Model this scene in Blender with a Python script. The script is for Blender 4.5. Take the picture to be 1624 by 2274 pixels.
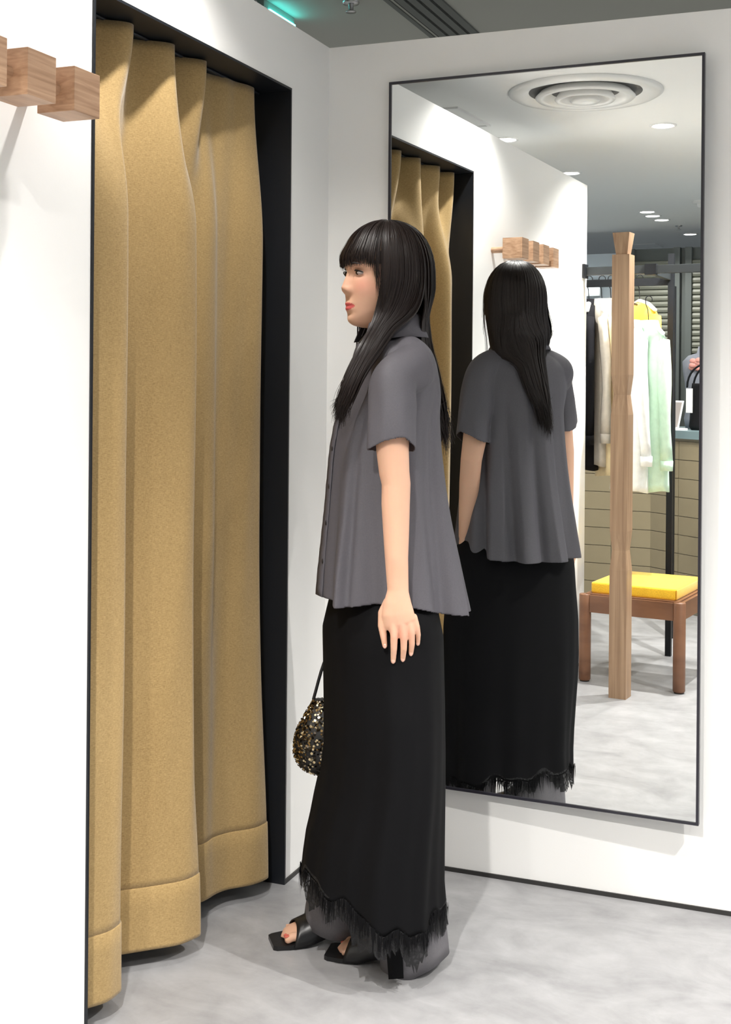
import bpy, bmesh, math, random
import numpy as np
from mathutils import Vector, Matrix

for o in list(bpy.data.objects):
    bpy.data.objects.remove(o, do_unlink=True)
scene = bpy.context.scene
COL = scene.collection
PI = math.pi
random.seed(7)
RNG = np.random.default_rng(7)

# ------------------------------------------------------------------ camera
IMG_W, IMG_H = 1624.0, 2274.0
FPX, PPX, PPY = 2778.75, 812.0, 847.08          # focal length and principal point, in pixels
YAW, ROLL = -0.37933, 0.0083
CAM = Vector((1.3825, -3.1794, 1.300))
FW = Vector((math.sin(YAW), math.cos(YAW), 0.0))
RT = Vector((math.cos(YAW), -math.sin(YAW), 0.0))
UP = Vector((0, 0, 1))
cd = bpy.data.cameras.new('camera')
cam = bpy.data.objects.new('camera', cd)
COL.objects.link(cam)
cd.sensor_fit = 'VERTICAL'
cd.sensor_height = 36.0
cd.sensor_width = 36.0
cd.lens = 36.0 * FPX / IMG_H
cd.shift_x = 0.0
cd.shift_y = (PPY - IMG_H / 2) / IMG_H
cd.clip_start = 0.02
cr, sr = math.cos(ROLL), math.sin(ROLL)
xa = RT * cr + UP * sr                       # picture x axis
ya = -RT * sr + UP * cr
za = -FW
cam.matrix_world = Matrix(((xa.x, ya.x, za.x, CAM.x), (xa.y, ya.y, za.y, CAM.y), (xa.z, ya.z, za.z, CAM.z), (0, 0, 0, 1)))
scene.camera = cam

# ------------------------------------------------------------------ world and exposure
world = bpy.data.worlds.new('shop_ambient')
scene.world = world
world.use_nodes = True
world.node_tree.nodes['Background'].inputs[0].default_value = (0.96, 0.98, 1.0, 1)
world.node_tree.nodes['Background'].inputs[1].default_value = 0.38
scene.view_settings.view_transform = 'Standard'
scene.view_settings.look = 'None'
scene.view_settings.gamma = 1.0
scene.view_settings.use_curve_mapping = False
scene.view_settings.exposure = 0.66

# room dimensions (metres)
WALL_H = 2.2225      # partition height
CEIL = 2.45          # shop ceiling
OPEN_A, OPEN_B, OPEN_H = -0.2565, -1.1376, 2.0493   # curtained opening in the left wall
WALL_END = -2.649

# ceiling downlights: (x, y, watts); the first ones show in the mirror, the last pair is added to brighten the corridor ceiling
DOWNLIGHTS = [
    (0.376, -2.526, 10), (-0.369, -2.559, 10), (-0.357, -3.592, 12), (-0.325, -5.290, 7), (-0.337, -5.504, 4), (-0.326, -5.737, 6), (-0.308, -6.654, 9),
    (1.45, -1.10, 4), (0.72, -2.50, 42), (1.45, -3.70, 16), (0.60, -3.70, 16), (2.40, -1.10, 48), (2.60, -2.526, 16), (0.23, -1.05, 8), (1.4, 1.7, 34), (-1.3, 1.7, 34)]

# ------------------------------------------------------------------ helpers
def srgb(r, g, b):
    f = lambda c: (c / 255.0) / 12.92 if c <= 10 else (((c / 255.0) + 0.055) / 1.055) ** 2.4
    return (f(r), f(g), f(b), 1.0)

def mat(name, col, rough=0.6, metal=0.0, spec=0.5, noise=None, bump=None, sheen=0.0, emit=None, coat=0.0):
    """noise=(scale,amount,stretch) varies the colour; bump=(scale,strength,stretch) gives fine relief"""
    m = bpy.data.materials.new(name); m.use_nodes = True
    nt = m.node_tree; b = nt.nodes['Principled BSDF']
    b.inputs['Base Color'].default_value = col
    b.inputs['Roughness'].default_value = rough
    b.inputs['Metallic'].default_value = metal
    b.inputs['Specular IOR Level'].default_value = spec
    b.inputs['Sheen Weight'].default_value = sheen
    b.inputs['Coat Weight'].default_value = coat
    if emit:
        b.inputs['Emission Color'].default_value = emit[0]; b.inputs['Emission Strength'].default_value = emit[1]
    tc = None
    def coords(stretch):
        nonlocal tc
        if tc is None: tc = nt.nodes.new('ShaderNodeTexCoord')
        mp = nt.nodes.new('ShaderNodeMapping'); mp.inputs['Scale'].default_value = stretch
        nt.links.new(tc.outputs['Object'], mp.inputs['Vector']); return mp
    if noise:
        sc, am, st = noise
        mp = coords(st)
        n = nt.nodes.new('ShaderNodeTexNoise'); n.inputs['Scale'].default_value = sc; n.inputs['Detail'].default_value = 5
        nt.links.new(mp.outputs[0], n.inputs['Vector'])
        r = nt.nodes.new('ShaderNodeValToRGB')
        lo = [c * (1 - am) for c in col[:3]] + [1]; hi = [min(1, c * (1 + am)) for c in col[:3]] + [1]
        r.color_ramp.elements[0].color = lo; r.color_ramp.elements[1].color = hi
        r.color_ramp.elements[0].position = 0.3; r.color_ramp.elements[1].position = 0.7
        nt.links.new(n.outputs['Fac'], r.inputs['Fac']); nt.links.new(r.outputs['Color'], b.inputs['Base Color'])
    if bump:
        sc, stg, st = bump
        mp = coords(st)
        n = nt.nodes.new('ShaderNodeTexNoise'); n.inputs['Scale'].default_value = sc; n.inputs['Detail'].default_value = 4
        nt.links.new(mp.outputs[0], n.inputs['Vector'])
        bp = nt.nodes.new('ShaderNodeBump'); bp.inputs['Strength'].default_value = stg; bp.inputs['Distance'].default_value = 0.002
        nt.links.new(n.outputs['Fac'], bp.inputs['Height']); nt.links.new(bp.outputs['Normal'], b.inputs['Normal'])
    return m

def emit_mat(name, col, strength):
    m = bpy.data.materials.new(name); m.use_nodes = True
    nt = m.node_tree; nt.nodes.clear()
    e = nt.nodes.new('ShaderNodeEmission'); e.inputs[0].default_value = col; e.inputs[1].default_value = strength
    o = nt.nodes.new('ShaderNodeOutputMaterial'); nt.links.new(e.outputs[0], o.inputs[0]); return m

def wood_mat(name, c1, c2, scale=(1, 1, 1), rough=0.5):
    m = bpy.data.materials.new(name); m.use_nodes = True
    nt = m.node_tree; b = nt.nodes['Principled BSDF']; b.inputs['Roughness'].default_value = rough
    tc = nt.nodes.new('ShaderNodeTexCoord'); mp = nt.nodes.new('ShaderNodeMapping'); mp.inputs['Scale'].default_value = scale
    nt.links.new(tc.outputs['Object'], mp.inputs['Vector'])
    n1 = nt.nodes.new('ShaderNodeTexNoise'); n1.inputs['Scale'].default_value = 1.0; n1.inputs['Detail'].default_value = 6; n1.inputs['Distortion'].default_value = 0.6
    nt.links.new(mp.outputs[0], n1.inputs['Vector'])
    r = nt.nodes.new('ShaderNodeValToRGB'); r.color_ramp.elements[0].color = c1; r.color_ramp.elements[1].color = c2
    r.color_ramp.elements[0].position = 0.34; r.color_ramp.elements[1].position = 0.66
    nt.links.new(n1.outputs['Fac'], r.inputs['Fac']); nt.links.new(r.outputs['Color'], b.inputs['Base Color'])
    bp = nt.nodes.new('ShaderNodeBump'); bp.inputs['Strength'].default_value = 0.15; bp.inputs['Distance'].default_value = 0.001
    nt.links.new(n1.outputs['Fac'], bp.inputs['Height']); nt.links.new(bp.outputs['Normal'], b.inputs['Normal'])
    return m

def put(o, parent=None):
    COL.objects.link(o)
    if parent is not None: o.parent = parent
    return o

def empty(name, loc=(0, 0, 0), rz=0.0):
    o = bpy.data.objects.new(name, None); o.empty_display_size = 0.05
    o.location = loc; o.rotation_euler = (0, 0, rz)
    return put(o)

def tag(o, label=None, cat=None, group=None, kind=None):
    if label: o['label'] = label
    if cat: o['category'] = cat
    if group: o['group'] = group
    if kind: o['kind'] = kind
    return o

def obj(name, bm, m, parent=None, smooth=False, loc=None):
    me = bpy.data.meshes.new(name)
    bmesh.ops.recalc_face_normals(bm, faces=bm.faces)
    bm.to_mesh(me); bm.free()
    if smooth:
        for f in me.polygons: f.use_smooth = True
    if m is not None: me.materials.append(m)
    o = bpy.data.objects.new(name, me)
    if loc is not None: o.location = loc
    return put(o, parent)

def raw(name, V, Fc, m, parent=None, smooth=True):
    me = bpy.data.meshes.new(name)
    me.from_pydata([tuple(map(float, v)) for v in V], [], [tuple(map(int, f)) for f in Fc])
    if smooth:
        for f in me.polygons: f.use_smooth = True
    me.materials.append(m); me.update()
    return put(bpy.data.objects.new(name, me), parent)

def struct(o):
    o['kind'] = 'structure'; return o

def bx(bm, x0, x1, y0, y1, z0, z1, bev=0.0):
    b = bmesh.new()
    r = bmesh.ops.create_cube(b, size=1.0)
    for v in b.verts:
        v.co = Vector(((x0 + x1) / 2 + v.co.x * (x1 - x0), (y0 + y1) / 2 + v.co.y * (y1 - y0), (z0 + z1) / 2 + v.co.z * (z1 - z0)))
    if bev: bmesh.ops.bevel(b, geom=list(b.edges), offset=bev, segments=2, affect='EDGES', profile=0.7)
    me = bpy.data.meshes.new('t'); b.to_mesh(me); b.free(); bm.from_mesh(me); bpy.data.meshes.remove(me)
    return bm

def box(name, m, x0, x1, y0, y1, z0, z1, parent=None, bev=0.0):
    return obj(name, bx(bmesh.new(), x0, x1, y0, y1, z0, z1, bev), m, parent)

def frame_at(d, ref=Vector((0, 0, 1))):
    d = d.normalized()
    if abs(d.dot(ref)) > 0.95: ref = Vector((1, 0, 0)) if abs(d.x) < 0.9 else Vector((0, 1, 0))
    a = d.cross(ref).normalized(); b = a.cross(d).normalized()
    return a, b

def tube(bm, pts, rad, n=12, cap=True, ref=None, round_ends=True):
    """loft along pts; rad entries are r or (ra, rb) with ra along the 'a' axis of the section frame"""
    pts = [Vector(p) for p in pts]
    rad = [(r, r) if not isinstance(r, (tuple, list)) else tuple(r) for r in rad]
    k = len(pts)
    dirs = []
    for i in range(k):
        d = pts[min(i + 1, k - 1)] - pts[max(i - 1, 0)]
        dirs.append(d.normalized())
    sect = []
    a0 = None
    P, R, D = [], [], []
    if round_ends:
        for q in (0.0, 0.35, 0.75):
            s = math.sin(math.acos(1 - q)) if q else 0.08
            P.append(pts[0] - dirs[0] * max(rad[0]) * (1 - q)); R.append((rad[0][0] * s, rad[0][1] * s)); D.append(dirs[0])
    for p, r, d in zip(pts, rad, dirs): P.append(p); R.append(r); D.append(d)
    if round_ends:
        for q in (0.75, 0.35, 0.0):
            s = math.sin(math.acos(1 - q)) if q else 0.08
            P.append(pts[-1] + dirs[-1] * max(rad[-1]) * (1 - q)); R.append((rad[-1][0] * s, rad[-1][1] * s)); D.append(dirs[-1])
    rings = []
    for p, r, d in zip(P, R, D):
        if a0 is None:
            a, b = frame_at(d, ref or Vector((0, 0, 1)))
        else:
            a = (a0 - d * a0.dot(d)).normalized(); b = a.cross(d).normalized()
        a0 = a
        rings.append([bm.verts.new(p + a * (r[0] * math.cos(2 * PI * j / n)) + b * (r[1] * math.sin(2 * PI * j / n))) for j in range(n)])
    for i in range(len(rings) - 1):
        for j in range(n):
            bm.faces.new((rings[i][j], rings[i][(j + 1) % n], rings[i + 1][(j + 1) % n], rings[i + 1][j]))
    if cap:
        bm.faces.new(rings[0][::-1]); bm.faces.new(rings[-1])
    return bm

def lathe(bm, prof, n=48, c=(0, 0, 0)):
    rings = [[bm.verts.new((c[0] + r * math.cos(2 * PI * j / n), c[1] + r * math.sin(2 * PI * j / n), c[2] + z)) for j in range(n)] for r, z in prof]
    for i in range(len(rings) - 1):
        for j in range(n):
            bm.faces.new((rings[i][j], rings[i][(j + 1) % n], rings[i + 1][(j + 1) % n], rings[i + 1][j]))
    return bm

def prism(bm, poly, z0, z1):
    lo = [bm.verts.new((x, y, z0)) for x, y in poly]; hi = [bm.verts.new((x, y, z1)) for x, y in poly]
    n = len(poly)
    bm.faces.new(lo[::-1]); bm.faces.new(hi)
    for i in range(n): bm.faces.new((lo[i], lo[(i + 1) % n], hi[(i + 1) % n], hi[i]))
    return bm

def copy_tree(o, parent=None):
    c = o.copy(); COL.objects.link(c); c.parent = parent
    for ch in [k for k in bpy.data.objects if k.parent == o]: copy_tree(ch, c)
    return c

def grid_faces(nr, nc, close=False):
    F = []
    for i in range(nr - 1):
        for j in range(nc - 1 if not close else nc):
            F.append((i * nc + j, i * nc + (j + 1) % nc, (i + 1) * nc + (j + 1) % nc, (i + 1) * nc + j))
    return F

# ------------------------------------------------------------------ materials of the place
M = {}
M['wall'] = mat('white_wall_paint', (0.90, 0.90, 0.885, 1), 0.55, bump=(180, 0.06, (1, 1, 1)))
M['ceil'] = mat('white_ceiling', (0.84, 0.85, 0.84, 1), 0.8)
M['dark_ceil'] = mat('dark_grey_ceiling', srgb(172, 174, 166), 0.75)
M['navy'] = mat('black_blue_steel', (0.0085, 0.0105, 0.0145, 1), 0.42, spec=0.4)
M['blackmetal'] = mat('black_metal', (0.008, 0.009, 0.011, 1), 0.45, spec=0.25)
M['greymetal'] = mat('charcoal_metal', (0.026, 0.03, 0.032, 1), 0.45, spec=0.3)
M['skirting'] = mat('dark_grey_skirting', (0.028, 0.027, 0.026, 1), 0.5)
M['wood'] = wood_mat('walnut_block', srgb(160, 124, 96), srgb(196, 160, 130), (30, 5, 110), 0.45)
M['woodpost'] = wood_mat('oak_post', srgb(140, 111, 86), srgb(172, 142, 113), (60, 60, 1.6), 0.45)
M['stoolwood'] = wood_mat('brown_beech', srgb(108, 72, 50), srgb(130, 90, 64), (3, 3, 12), 0.4)
M['white_plastic'] = mat('white_plastic', (0.82, 0.82, 0.81, 1), 0.35)
M['yellow'] = mat('yellow_wool', srgb(242, 190, 40), 0.9, noise=(220, 0.18, (1, 1, 1)), bump=(500, 0.5, (1, 1, 1)), sheen=0.3)
M['mirror'] = bpy.data.materials.new('mirror_silver'); M['mirror'].use_nodes = True
_b = M['mirror'].node_tree.nodes['Principled BSDF']
_b.inputs['Base Color'].default_value = (0.93, 0.95, 0.94, 1); _b.inputs['Metallic'].default_value = 1.0; _b.inputs['Roughness'].default_value = 0.0
M['lamp'] = emit_mat('lamp_lens', (1.0, 0.98, 0.95, 1), 14.0)

# concrete-look floor
def floor_material():
    m = bpy.data.materials.new('grey_concrete_floor'); m.use_nodes = True
    nt = m.node_tree; b = nt.nodes['Principled BSDF']
    tc = nt.nodes.new('ShaderNodeTexCoord')
    def noise(scale, det, dist, stretch=(1, 1, 1)):
        mp = nt.nodes.new('ShaderNodeMapping'); mp.inputs['Scale'].default_value = stretch; mp.inputs['Rotation'].default_value = (0, 0, 0.5)
        nt.links.new(tc.outputs['Object'], mp.inputs['Vector'])
        n = nt.nodes.new('ShaderNodeTexNoise'); n.inputs['Scale'].default_value = scale; n.inputs['Detail'].default_value = det
        n.inputs['Roughness'].default_value = 0.62; n.inputs['Distortion'].default_value = dist
        nt.links.new(mp.outputs[0], n.inputs['Vector']); return n
    n1 = noise(3.2, 8, 0.9, (1, 1.8, 1)); n2 = noise(14, 8, 0.4); n3 = noise(900, 2, 0)
    mx = nt.nodes.new('ShaderNodeMix'); mx.data_type = 'FLOAT'; mx.inputs[0].default_value = 0.32
    nt.links.new(n1.outputs['Fac'], mx.inputs[2]); nt.links.new(n2.outputs['Fac'], mx.inputs[3])
    mx2 = nt.nodes.new('ShaderNodeMix'); mx2.data_type = 'FLOAT'; mx2.inputs[0].default_value = 0.10
    nt.links.new(mx.outputs[0], mx2.inputs[2]); nt.links.new(n3.outputs['Fac'], mx2.inputs[3])
    r = nt.nodes.new('ShaderNodeValToRGB')
    r.color_ramp.elements[0].position = 0.34; r.color_ramp.elements[0].color = srgb(138, 138, 140)
    r.color_ramp.elements[1].position = 0.66; r.color_ramp.elements[1].color = srgb(176, 176, 178)
    nt.links.new(mx2.outputs[0], r.inputs['Fac']); nt.links.new(r.outputs['Color'], b.inputs['Base Color'])
    b.inputs['Roughness'].default_value = 0.38; b.inputs['Specular IOR Level'].default_value = 0.3
    return m
M['floor'] = floor_material()

# ------------------------------------------------------------------ the setting
struct(box('floor', M['floor'], -6, 6, -12, 4, -0.06, 0.0))
bm = bmesh.new()
bx(bm, -0.16, 0.0, OPEN_A + 0.004, 0.0, 0, WALL_H); bx(bm, -0.16, 0.0, WALL_END, OPEN_B - 0.004, 0, WALL_H); bx(bm, -0.16, 0.0, OPEN_B - 0.004, OPEN_A + 0.004, OPEN_H + 0.004, WALL_H)
struct(obj('wall_left', bm, M['wall']))
struct(box('wall_back', M['wall'], -1.5, 4.2, 0.0, 0.10, 0.0, WALL_H))
struct(box('wall_fitting', M['wall'], -1.5, -1.4, -2.65, 0.0, 0.0, WALL_H))
struct(box('wall_fitting_side', M['wall'], -1.4, -0.16, -1.50, -1.42, 0.0, WALL_H))
struct(box('ceiling', M['ceil'], -4.0, 5.0, -11.0, -0.35, CEIL, CEIL + 0.08))
struct(box('ceiling_corridor', M['dark_ceil'], -4.0, 5.0, -0.35, 3.6, CEIL, CEIL + 0.08))
struct(box('wall_corridor', M['dark_ceil'], -4.0, 5.0, 3.6, 3.7, 0, CEIL))
# black-blue steel lining of the opening, a hair proud of the wall
bm = bmesh.new()
bx(bm, -0.165, 0.004, OPEN_A - 0.0, OPEN_A + 0.006, 0, OPEN_H + 0.006)
bx(bm, -0.165, 0.004, OPEN_B - 0.006, OPEN_B, 0, OPEN_H + 0.006)
bx(bm, -0.165, 0.004, OPEN_B, OPEN_A, OPEN_H, OPEN_H + 0.006)
struct(obj('trim_1', bm, M['navy']))
struct(box('baseboard_back', M['skirting'], 0.004, 4.2, -0.004, 0.0, 0.0, 0.011))
bm = bmesh.new(); bx(bm, 0.0, 0.004, OPEN_A + 0.006, -0.004, 0, 0.011); bx(bm, 0.0, 0.004, WALL_END, OPEN_B - 0.006, 0, 0.011)
struct(obj('baseboard_left', bm, M['skirting']))

# ------------------------------------------------------------------ ceiling fittings
def downlight(x, y, w, label):
    e = empty('downlight', (x, y, CEIL))
    bm = lathe(bmesh.new(), [(0.046, 0.004), (0.046, -0.004), (0.054, -0.006), (0.060, -0.003), (0.060, 0.0)], 32)
    obj('trim_ring', bm, M['white_plastic'], e, True)
    bm = lathe(bmesh.new(), [(0.0005, -0.003), (0.03, -0.0045), (0.046, -0.002), (0.046, 0.003)], 32)
    obj('lens', bm, M['lamp'], e, True)
    ld = bpy.data.lights.new('beam', 'SPOT'); ld.energy = w * LIGHT_GAIN; ld.color = (1.0, 0.965, 0.92)
    ld.spot_size = math.radians(128); ld.spot_blend = 0.55; ld.shadow_soft_size = 0.022
    lo = bpy.data.objects.new('beam', ld); lo.location = (0, 0, -0.012); put(lo, e)
    tag(e, label, 'downlight', 'recessed ceiling downlights')
    return e
LIGHT_GAIN = 3.6
LL = ['round recessed downlight nearest to the ceiling air diffuser', 'downlight peeping over the wall top above the wooden pegs', 'second downlight along the wall top, before the wall ends',
      'first of the tight cluster of three downlights', 'middle one of the tight cluster of three downlights', 'last of the tight cluster of three downlights', 'farthest downlight, above the shuttered shop front',
      'ceiling downlight in front of the mirror, right of the woman', 'strongest ceiling downlight, in front of the wooden post', 'ceiling downlight behind the photographer', 'ceiling downlight above the clothes rack',
      'ceiling downlight by the right end of the mirror wall', 'ceiling downlight right of the photographer', 'ceiling downlight above the curtained opening', 'added unseen fill light behind the mirror wall, brightening the corridor ceiling', 'added unseen fill light behind the fitting room, brightening the corridor ceiling']
for (x, y, w), lb in zip(DOWNLIGHTS, LL): downlight(x, y, w, lb)

e = empty('air_diffuser', (0.235, -1.765, CEIL))
M['diff'] = mat('diffuser_white_enamel', (0.80, 0.80, 0.78, 1), 0.28)
M['diffdark'] = mat('diffuser_throat', (0.10, 0.10, 0.10, 1), 0.6)
obj('outer_ring', lathe(bmesh.new(), [(0.300, 0.0), (0.302, -0.006), (0.285, -0.016), (0.255, -0.018), (0.212, 0.004)], 72), M['diff'], e, True)
obj('middle_ring', lathe(bmesh.new(), [(0.176, 0.0), (0.196, -0.022), (0.188, -0.030), (0.160, -0.026), (0.128, 0.004)], 72), M['diff'], e, True)
obj('inner_ring', lathe(bmesh.new(), [(0.100, 0.0), (0.120, -0.030), (0.112, -0.038), (0.090, -0.032), (0.066, 0.004)], 72), M['diff'], e, True)
obj('centre_cone', lathe(bmesh.new(), [(0.040, -0.002), (0.060, -0.036), (0.052, -0.044), (0.026, -0.042), (0.0005, -0.040)], 72), M['diff'], e, True)
obj('throat', lathe(bmesh.new(), [(0.295, -0.001), (0.0005, -0.001)], 72), M['diffdark'], e, True)
tag(e, 'large round white ceiling air diffuser with concentric rings', 'air diffuser')

def ceiling_vent(x0, x1, y0, y1, label, slats=5):
    e = empty('ceiling_vent', ((x0 + x1) / 2, (y0 + y1) / 2, CEIL))
    dx, dy = (x1 - x0) / 2, (y1 - y0) / 2
    bm = bmesh.new(); t = 0.012
    bx(bm, -dx, dx, -dy, -dy + t, -0.008, 0); bx(bm, -dx, dx, dy - t, dy, -0.008, 0); bx(bm, -dx, -dx + t, -dy + t, dy - t, -0.008, 0); bx(bm, dx - t, dx, -dy + t, dy - t, -0.008, 0)
    obj('frame', bm, M['white_plastic'], e)
    box('grille', M['ceil'], -dx + t, dx - t, -dy + t, dy - t, -0.003, 0, e)
    tag(e, label, 'ceiling vent'); return e
ceiling_vent(-0.60, -0.322, -2.215, -1.81, 'slim rectangular ceiling vent half hidden by the wall top')
ceiling_vent(-0.96, -0.69, -7.48, -7.18, 'faint square access hatch in the far ceiling')

e = empty('smoke_detector', (0.10, -4.93, CEIL))
obj('base', lathe(bmesh.new(), [(0.06, 0), (0.06, -0.012), (0.05, -0.018), (0.0005, -0.018)], 32), M['white_plastic'], e, True)
obj('dome', lathe(bmesh.new(), [(0.034, -0.016), (0.03, -0.034), (0.016, -0.042), (0.0005, -0.044)], 32), M['white_plastic'], e, True)
tag(e, 'round white smoke detector at the mirror right edge', 'smoke detector')
for (x, y), lb in (((-0.282, -6.104), 'tiny ceiling sprinkler beside the farthest downlight'), ((-0.811, -8.689), 'tiny ceiling sprinkler above the dark shop rail'), ((-0.073, 0.327), 'small chrome sprinkler on the dark ceiling')):
    e = empty('sprinkler', (x, y, CEIL))
    obj('plate', lathe(bmesh.new(), [(0.026, 0), (0.024, -0.006), (0.012, -0.008), (0.0005, -0.008)], 24), mat('chrome', (0.6, 0.6, 0.6, 1), 0.25, 1.0) if 'chrome' not in bpy.data.materials else bpy.data.materials['chrome'], e, True)
    obj('nozzle', lathe(bmesh.new(), [(0.008, -0.008), (0.008, -0.026), (0.016, -0.028), (0.016, -0.031), (0.0005, -0.031)], 20), bpy.data.materials['chrome'], e, True)
    tag(e, lb, 'sprinkler', 'ceiling sprinklers')

# linear slot diffuser in the dark ceiling behind the mirror wall
e = empty('slot_diffuser', (0.118, 0.9, CEIL))
M['slotgrey'] = mat('slot_grey_paint', srgb(100, 104, 101), 0.6)
M['slotdark'] = mat('slot_dark', (0.012, 0.013, 0.014, 1), 0.7)
L0, L1 = -0.95, 1.6
for xa_, xb_ in ((-0.088, -0.072), (0.060, 0.078)): box('edge_strip', M['slotgrey'], xa_, xb_, L0, L1, -0.004, 0, e)
for k in range(4):
    xk = -0.056 + k * 0.036
    box('slot', M['slotdark'], xk - 0.006, xk + 0.003, L0, L1, -0.0015, 0, e)
    if k < 4: box('vane', M['slotgrey'], xk + 0.003, xk + 0.028, L0, L1, -0.006, 0, e)
tag(e, 'dark grey linear slot diffuser with four slots in the dark ceiling', 'air diffuser')

# green-lit exit light hanging behind the partition
e = empty('exit_light', (-0.30, 0.22, CEIL))
M['cyan'] = emit_mat('cyan_tube', (0.08, 0.85, 0.80, 1), 9.0)
M['acryl'] = mat('grey_green_acrylic', srgb(150, 172, 165), 0.3)
box('housing', M['acryl'], -0.05, -0.004, -0.02, 0.197, -0.0235, -0.0005, e, 0.002)
box('light_strip', M['cyan'], -0.004, 0.0015, 0.012, 0.194, -0.034, -0.0235, e)
box('back_plate', M['greymetal'], -0.055, -0.050, -0.12, 0.20, -0.06, -0.0005, e)
box('indicator', M['white_plastic'], -0.03, -0.026, -0.03, -0.022, -0.04, -0.006, e)
tag(e, 'slim exit light glowing cyan above the left wall top', 'exit light')

# ------------------------------------------------------------------ curtain
def curtain():
    e = empty('curtain', (-0.085, (OPEN_A + OPEN_B) / 2, 0.0))
    y0, y1 = OPEN_B - 0.0, OPEN_A - 0.012
    NY, NZ = 300, 90
    z0, z1 = 0.045, OPEN_H - 0.006
    ys = np.linspace(y0 + 0.004, y1, NY)
    def interp_cos(keys, y):
        ky = np.array([k[0] for k in keys]); kv = np.array([k[1] for k in keys])
        i = np.clip(np.searchsorted(ky, y) - 1, 0, len(ky) - 2)
        t = np.clip((y - ky[i]) / (ky[i + 1] - ky[i]), 0, 1); t = (1 - np.cos(PI * t)) / 2
        return kv[i] * (1 - t) + kv[i + 1] * t
    top = [(-1.14, -0.10), (-1.075, -0.050), (-1.020, -0.118), (-0.935, -0.048), (-0.845, -0.112), (-0.765, -0.046), (-0.700, -0.118), (-0.615, -0.050), (-0.550, -0.112), (-0.42, -0.080), (-0.345, -0.064), (-0.268, -0.110)]
    mid = [(-1.14, -0.095), (-0.985, -0.024), (-0.915, -0.135), (-0.720, -0.014), (-0.645, -0.125), (-0.530, -0.066), (-0.49, -0.082), (-0.35, -0.036), (-0.268, -0.098)]
    bot = [(-1.14, -0.080), (-0.985, -0.026), (-0.890, -0.140), (-0.690, -0.006), (-0.620, -0.130), (-0.49, -0.088), (-0.335, -0.012), (-0.268, -0.080)]
    xt, xm, xb = interp_cos(top, ys), interp_cos(mid, ys), interp_cos(bot, ys)
    def surf(z):
        h = (z - z0) / (z1 - z0)
        a = np.clip((h - 0.80) / 0.20, 0, 1) ** 1.0; a = a * a * (3 - 2 * a)
        b = np.clip((0.45 - h) / 0.45, 0, 1); b = b * b * (3 - 2 * b)
        x = xt * a + xm * (1 - a) * (1 - b) + xb * b * (1 - a)
        x = x + 0.0022 * np.sin(ys * 47 + z * 3.1) * (1 - a) + 0.0012 * np.sin(ys * 90 - z * 7)
        return x
    def sheet(name, zs, off, m):
        V = []
        for z in zs:
            x = surf(z)
            dx = np.gradient(x, ys); nrm = np.stack([np.ones_like(dx), -dx], 1); nrm /= np.linalg.norm(nrm, axis=1)[:, None]
            V.append(np.stack([x + nrm[:, 0] * off(z), ys + nrm[:, 1] * off(z), np.full(NY, z)], 1))
        V = np.concatenate(V); V = V - np.array([e.location.x, e.location.y, 0])
        o = raw(name, V, grid_faces(len(zs), NY), m, e)
        sm = o.modifiers.new('thick', 'SOLIDIFY'); sm.thickness = 0.003; sm.offset = -1
        return o
    zs = np.linspace(z1, z0 + 0.135, NZ)
    sheet('fabric', zs, lambda z: 0.0, M['curtain'])
    sheet('hem', np.array([z0 + 0.140, z0 + 0.136, z0 + 0.10, z0 + 0.05, z0 + 0.008, z0]), lambda z: 0.0025 if z < z0 + 0.138 else -0.001, M['curtain'])
    # vertical seam in the widest panel
    bm = bmesh.new(); pts = []
    for z in np.linspace(z1 - 0.2, z0 + 0.01, 60):
        yq = -0.505; pts.append((float(np.interp(yq, ys, surf(z))) + 0.001 - e.location.x, yq - e.location.y, z))
    tube(bm, pts, [0.0009] * len(pts), 5); obj('seam', bm, M['seam'], e, True)
    bm = bmesh.new(); tube(bm, [(0, OPEN_B - e.location.y + 0.01, OPEN_H - 0.004), (0, OPEN_A - e.location.y - 0.01, OPEN_H - 0.004)], [0.004, 0.004], 8); obj('rail', bm, M['navy'], e)
    tag(e, 'mustard gold floor-length curtain hanging in the fitting room opening', 'curtain')
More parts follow.
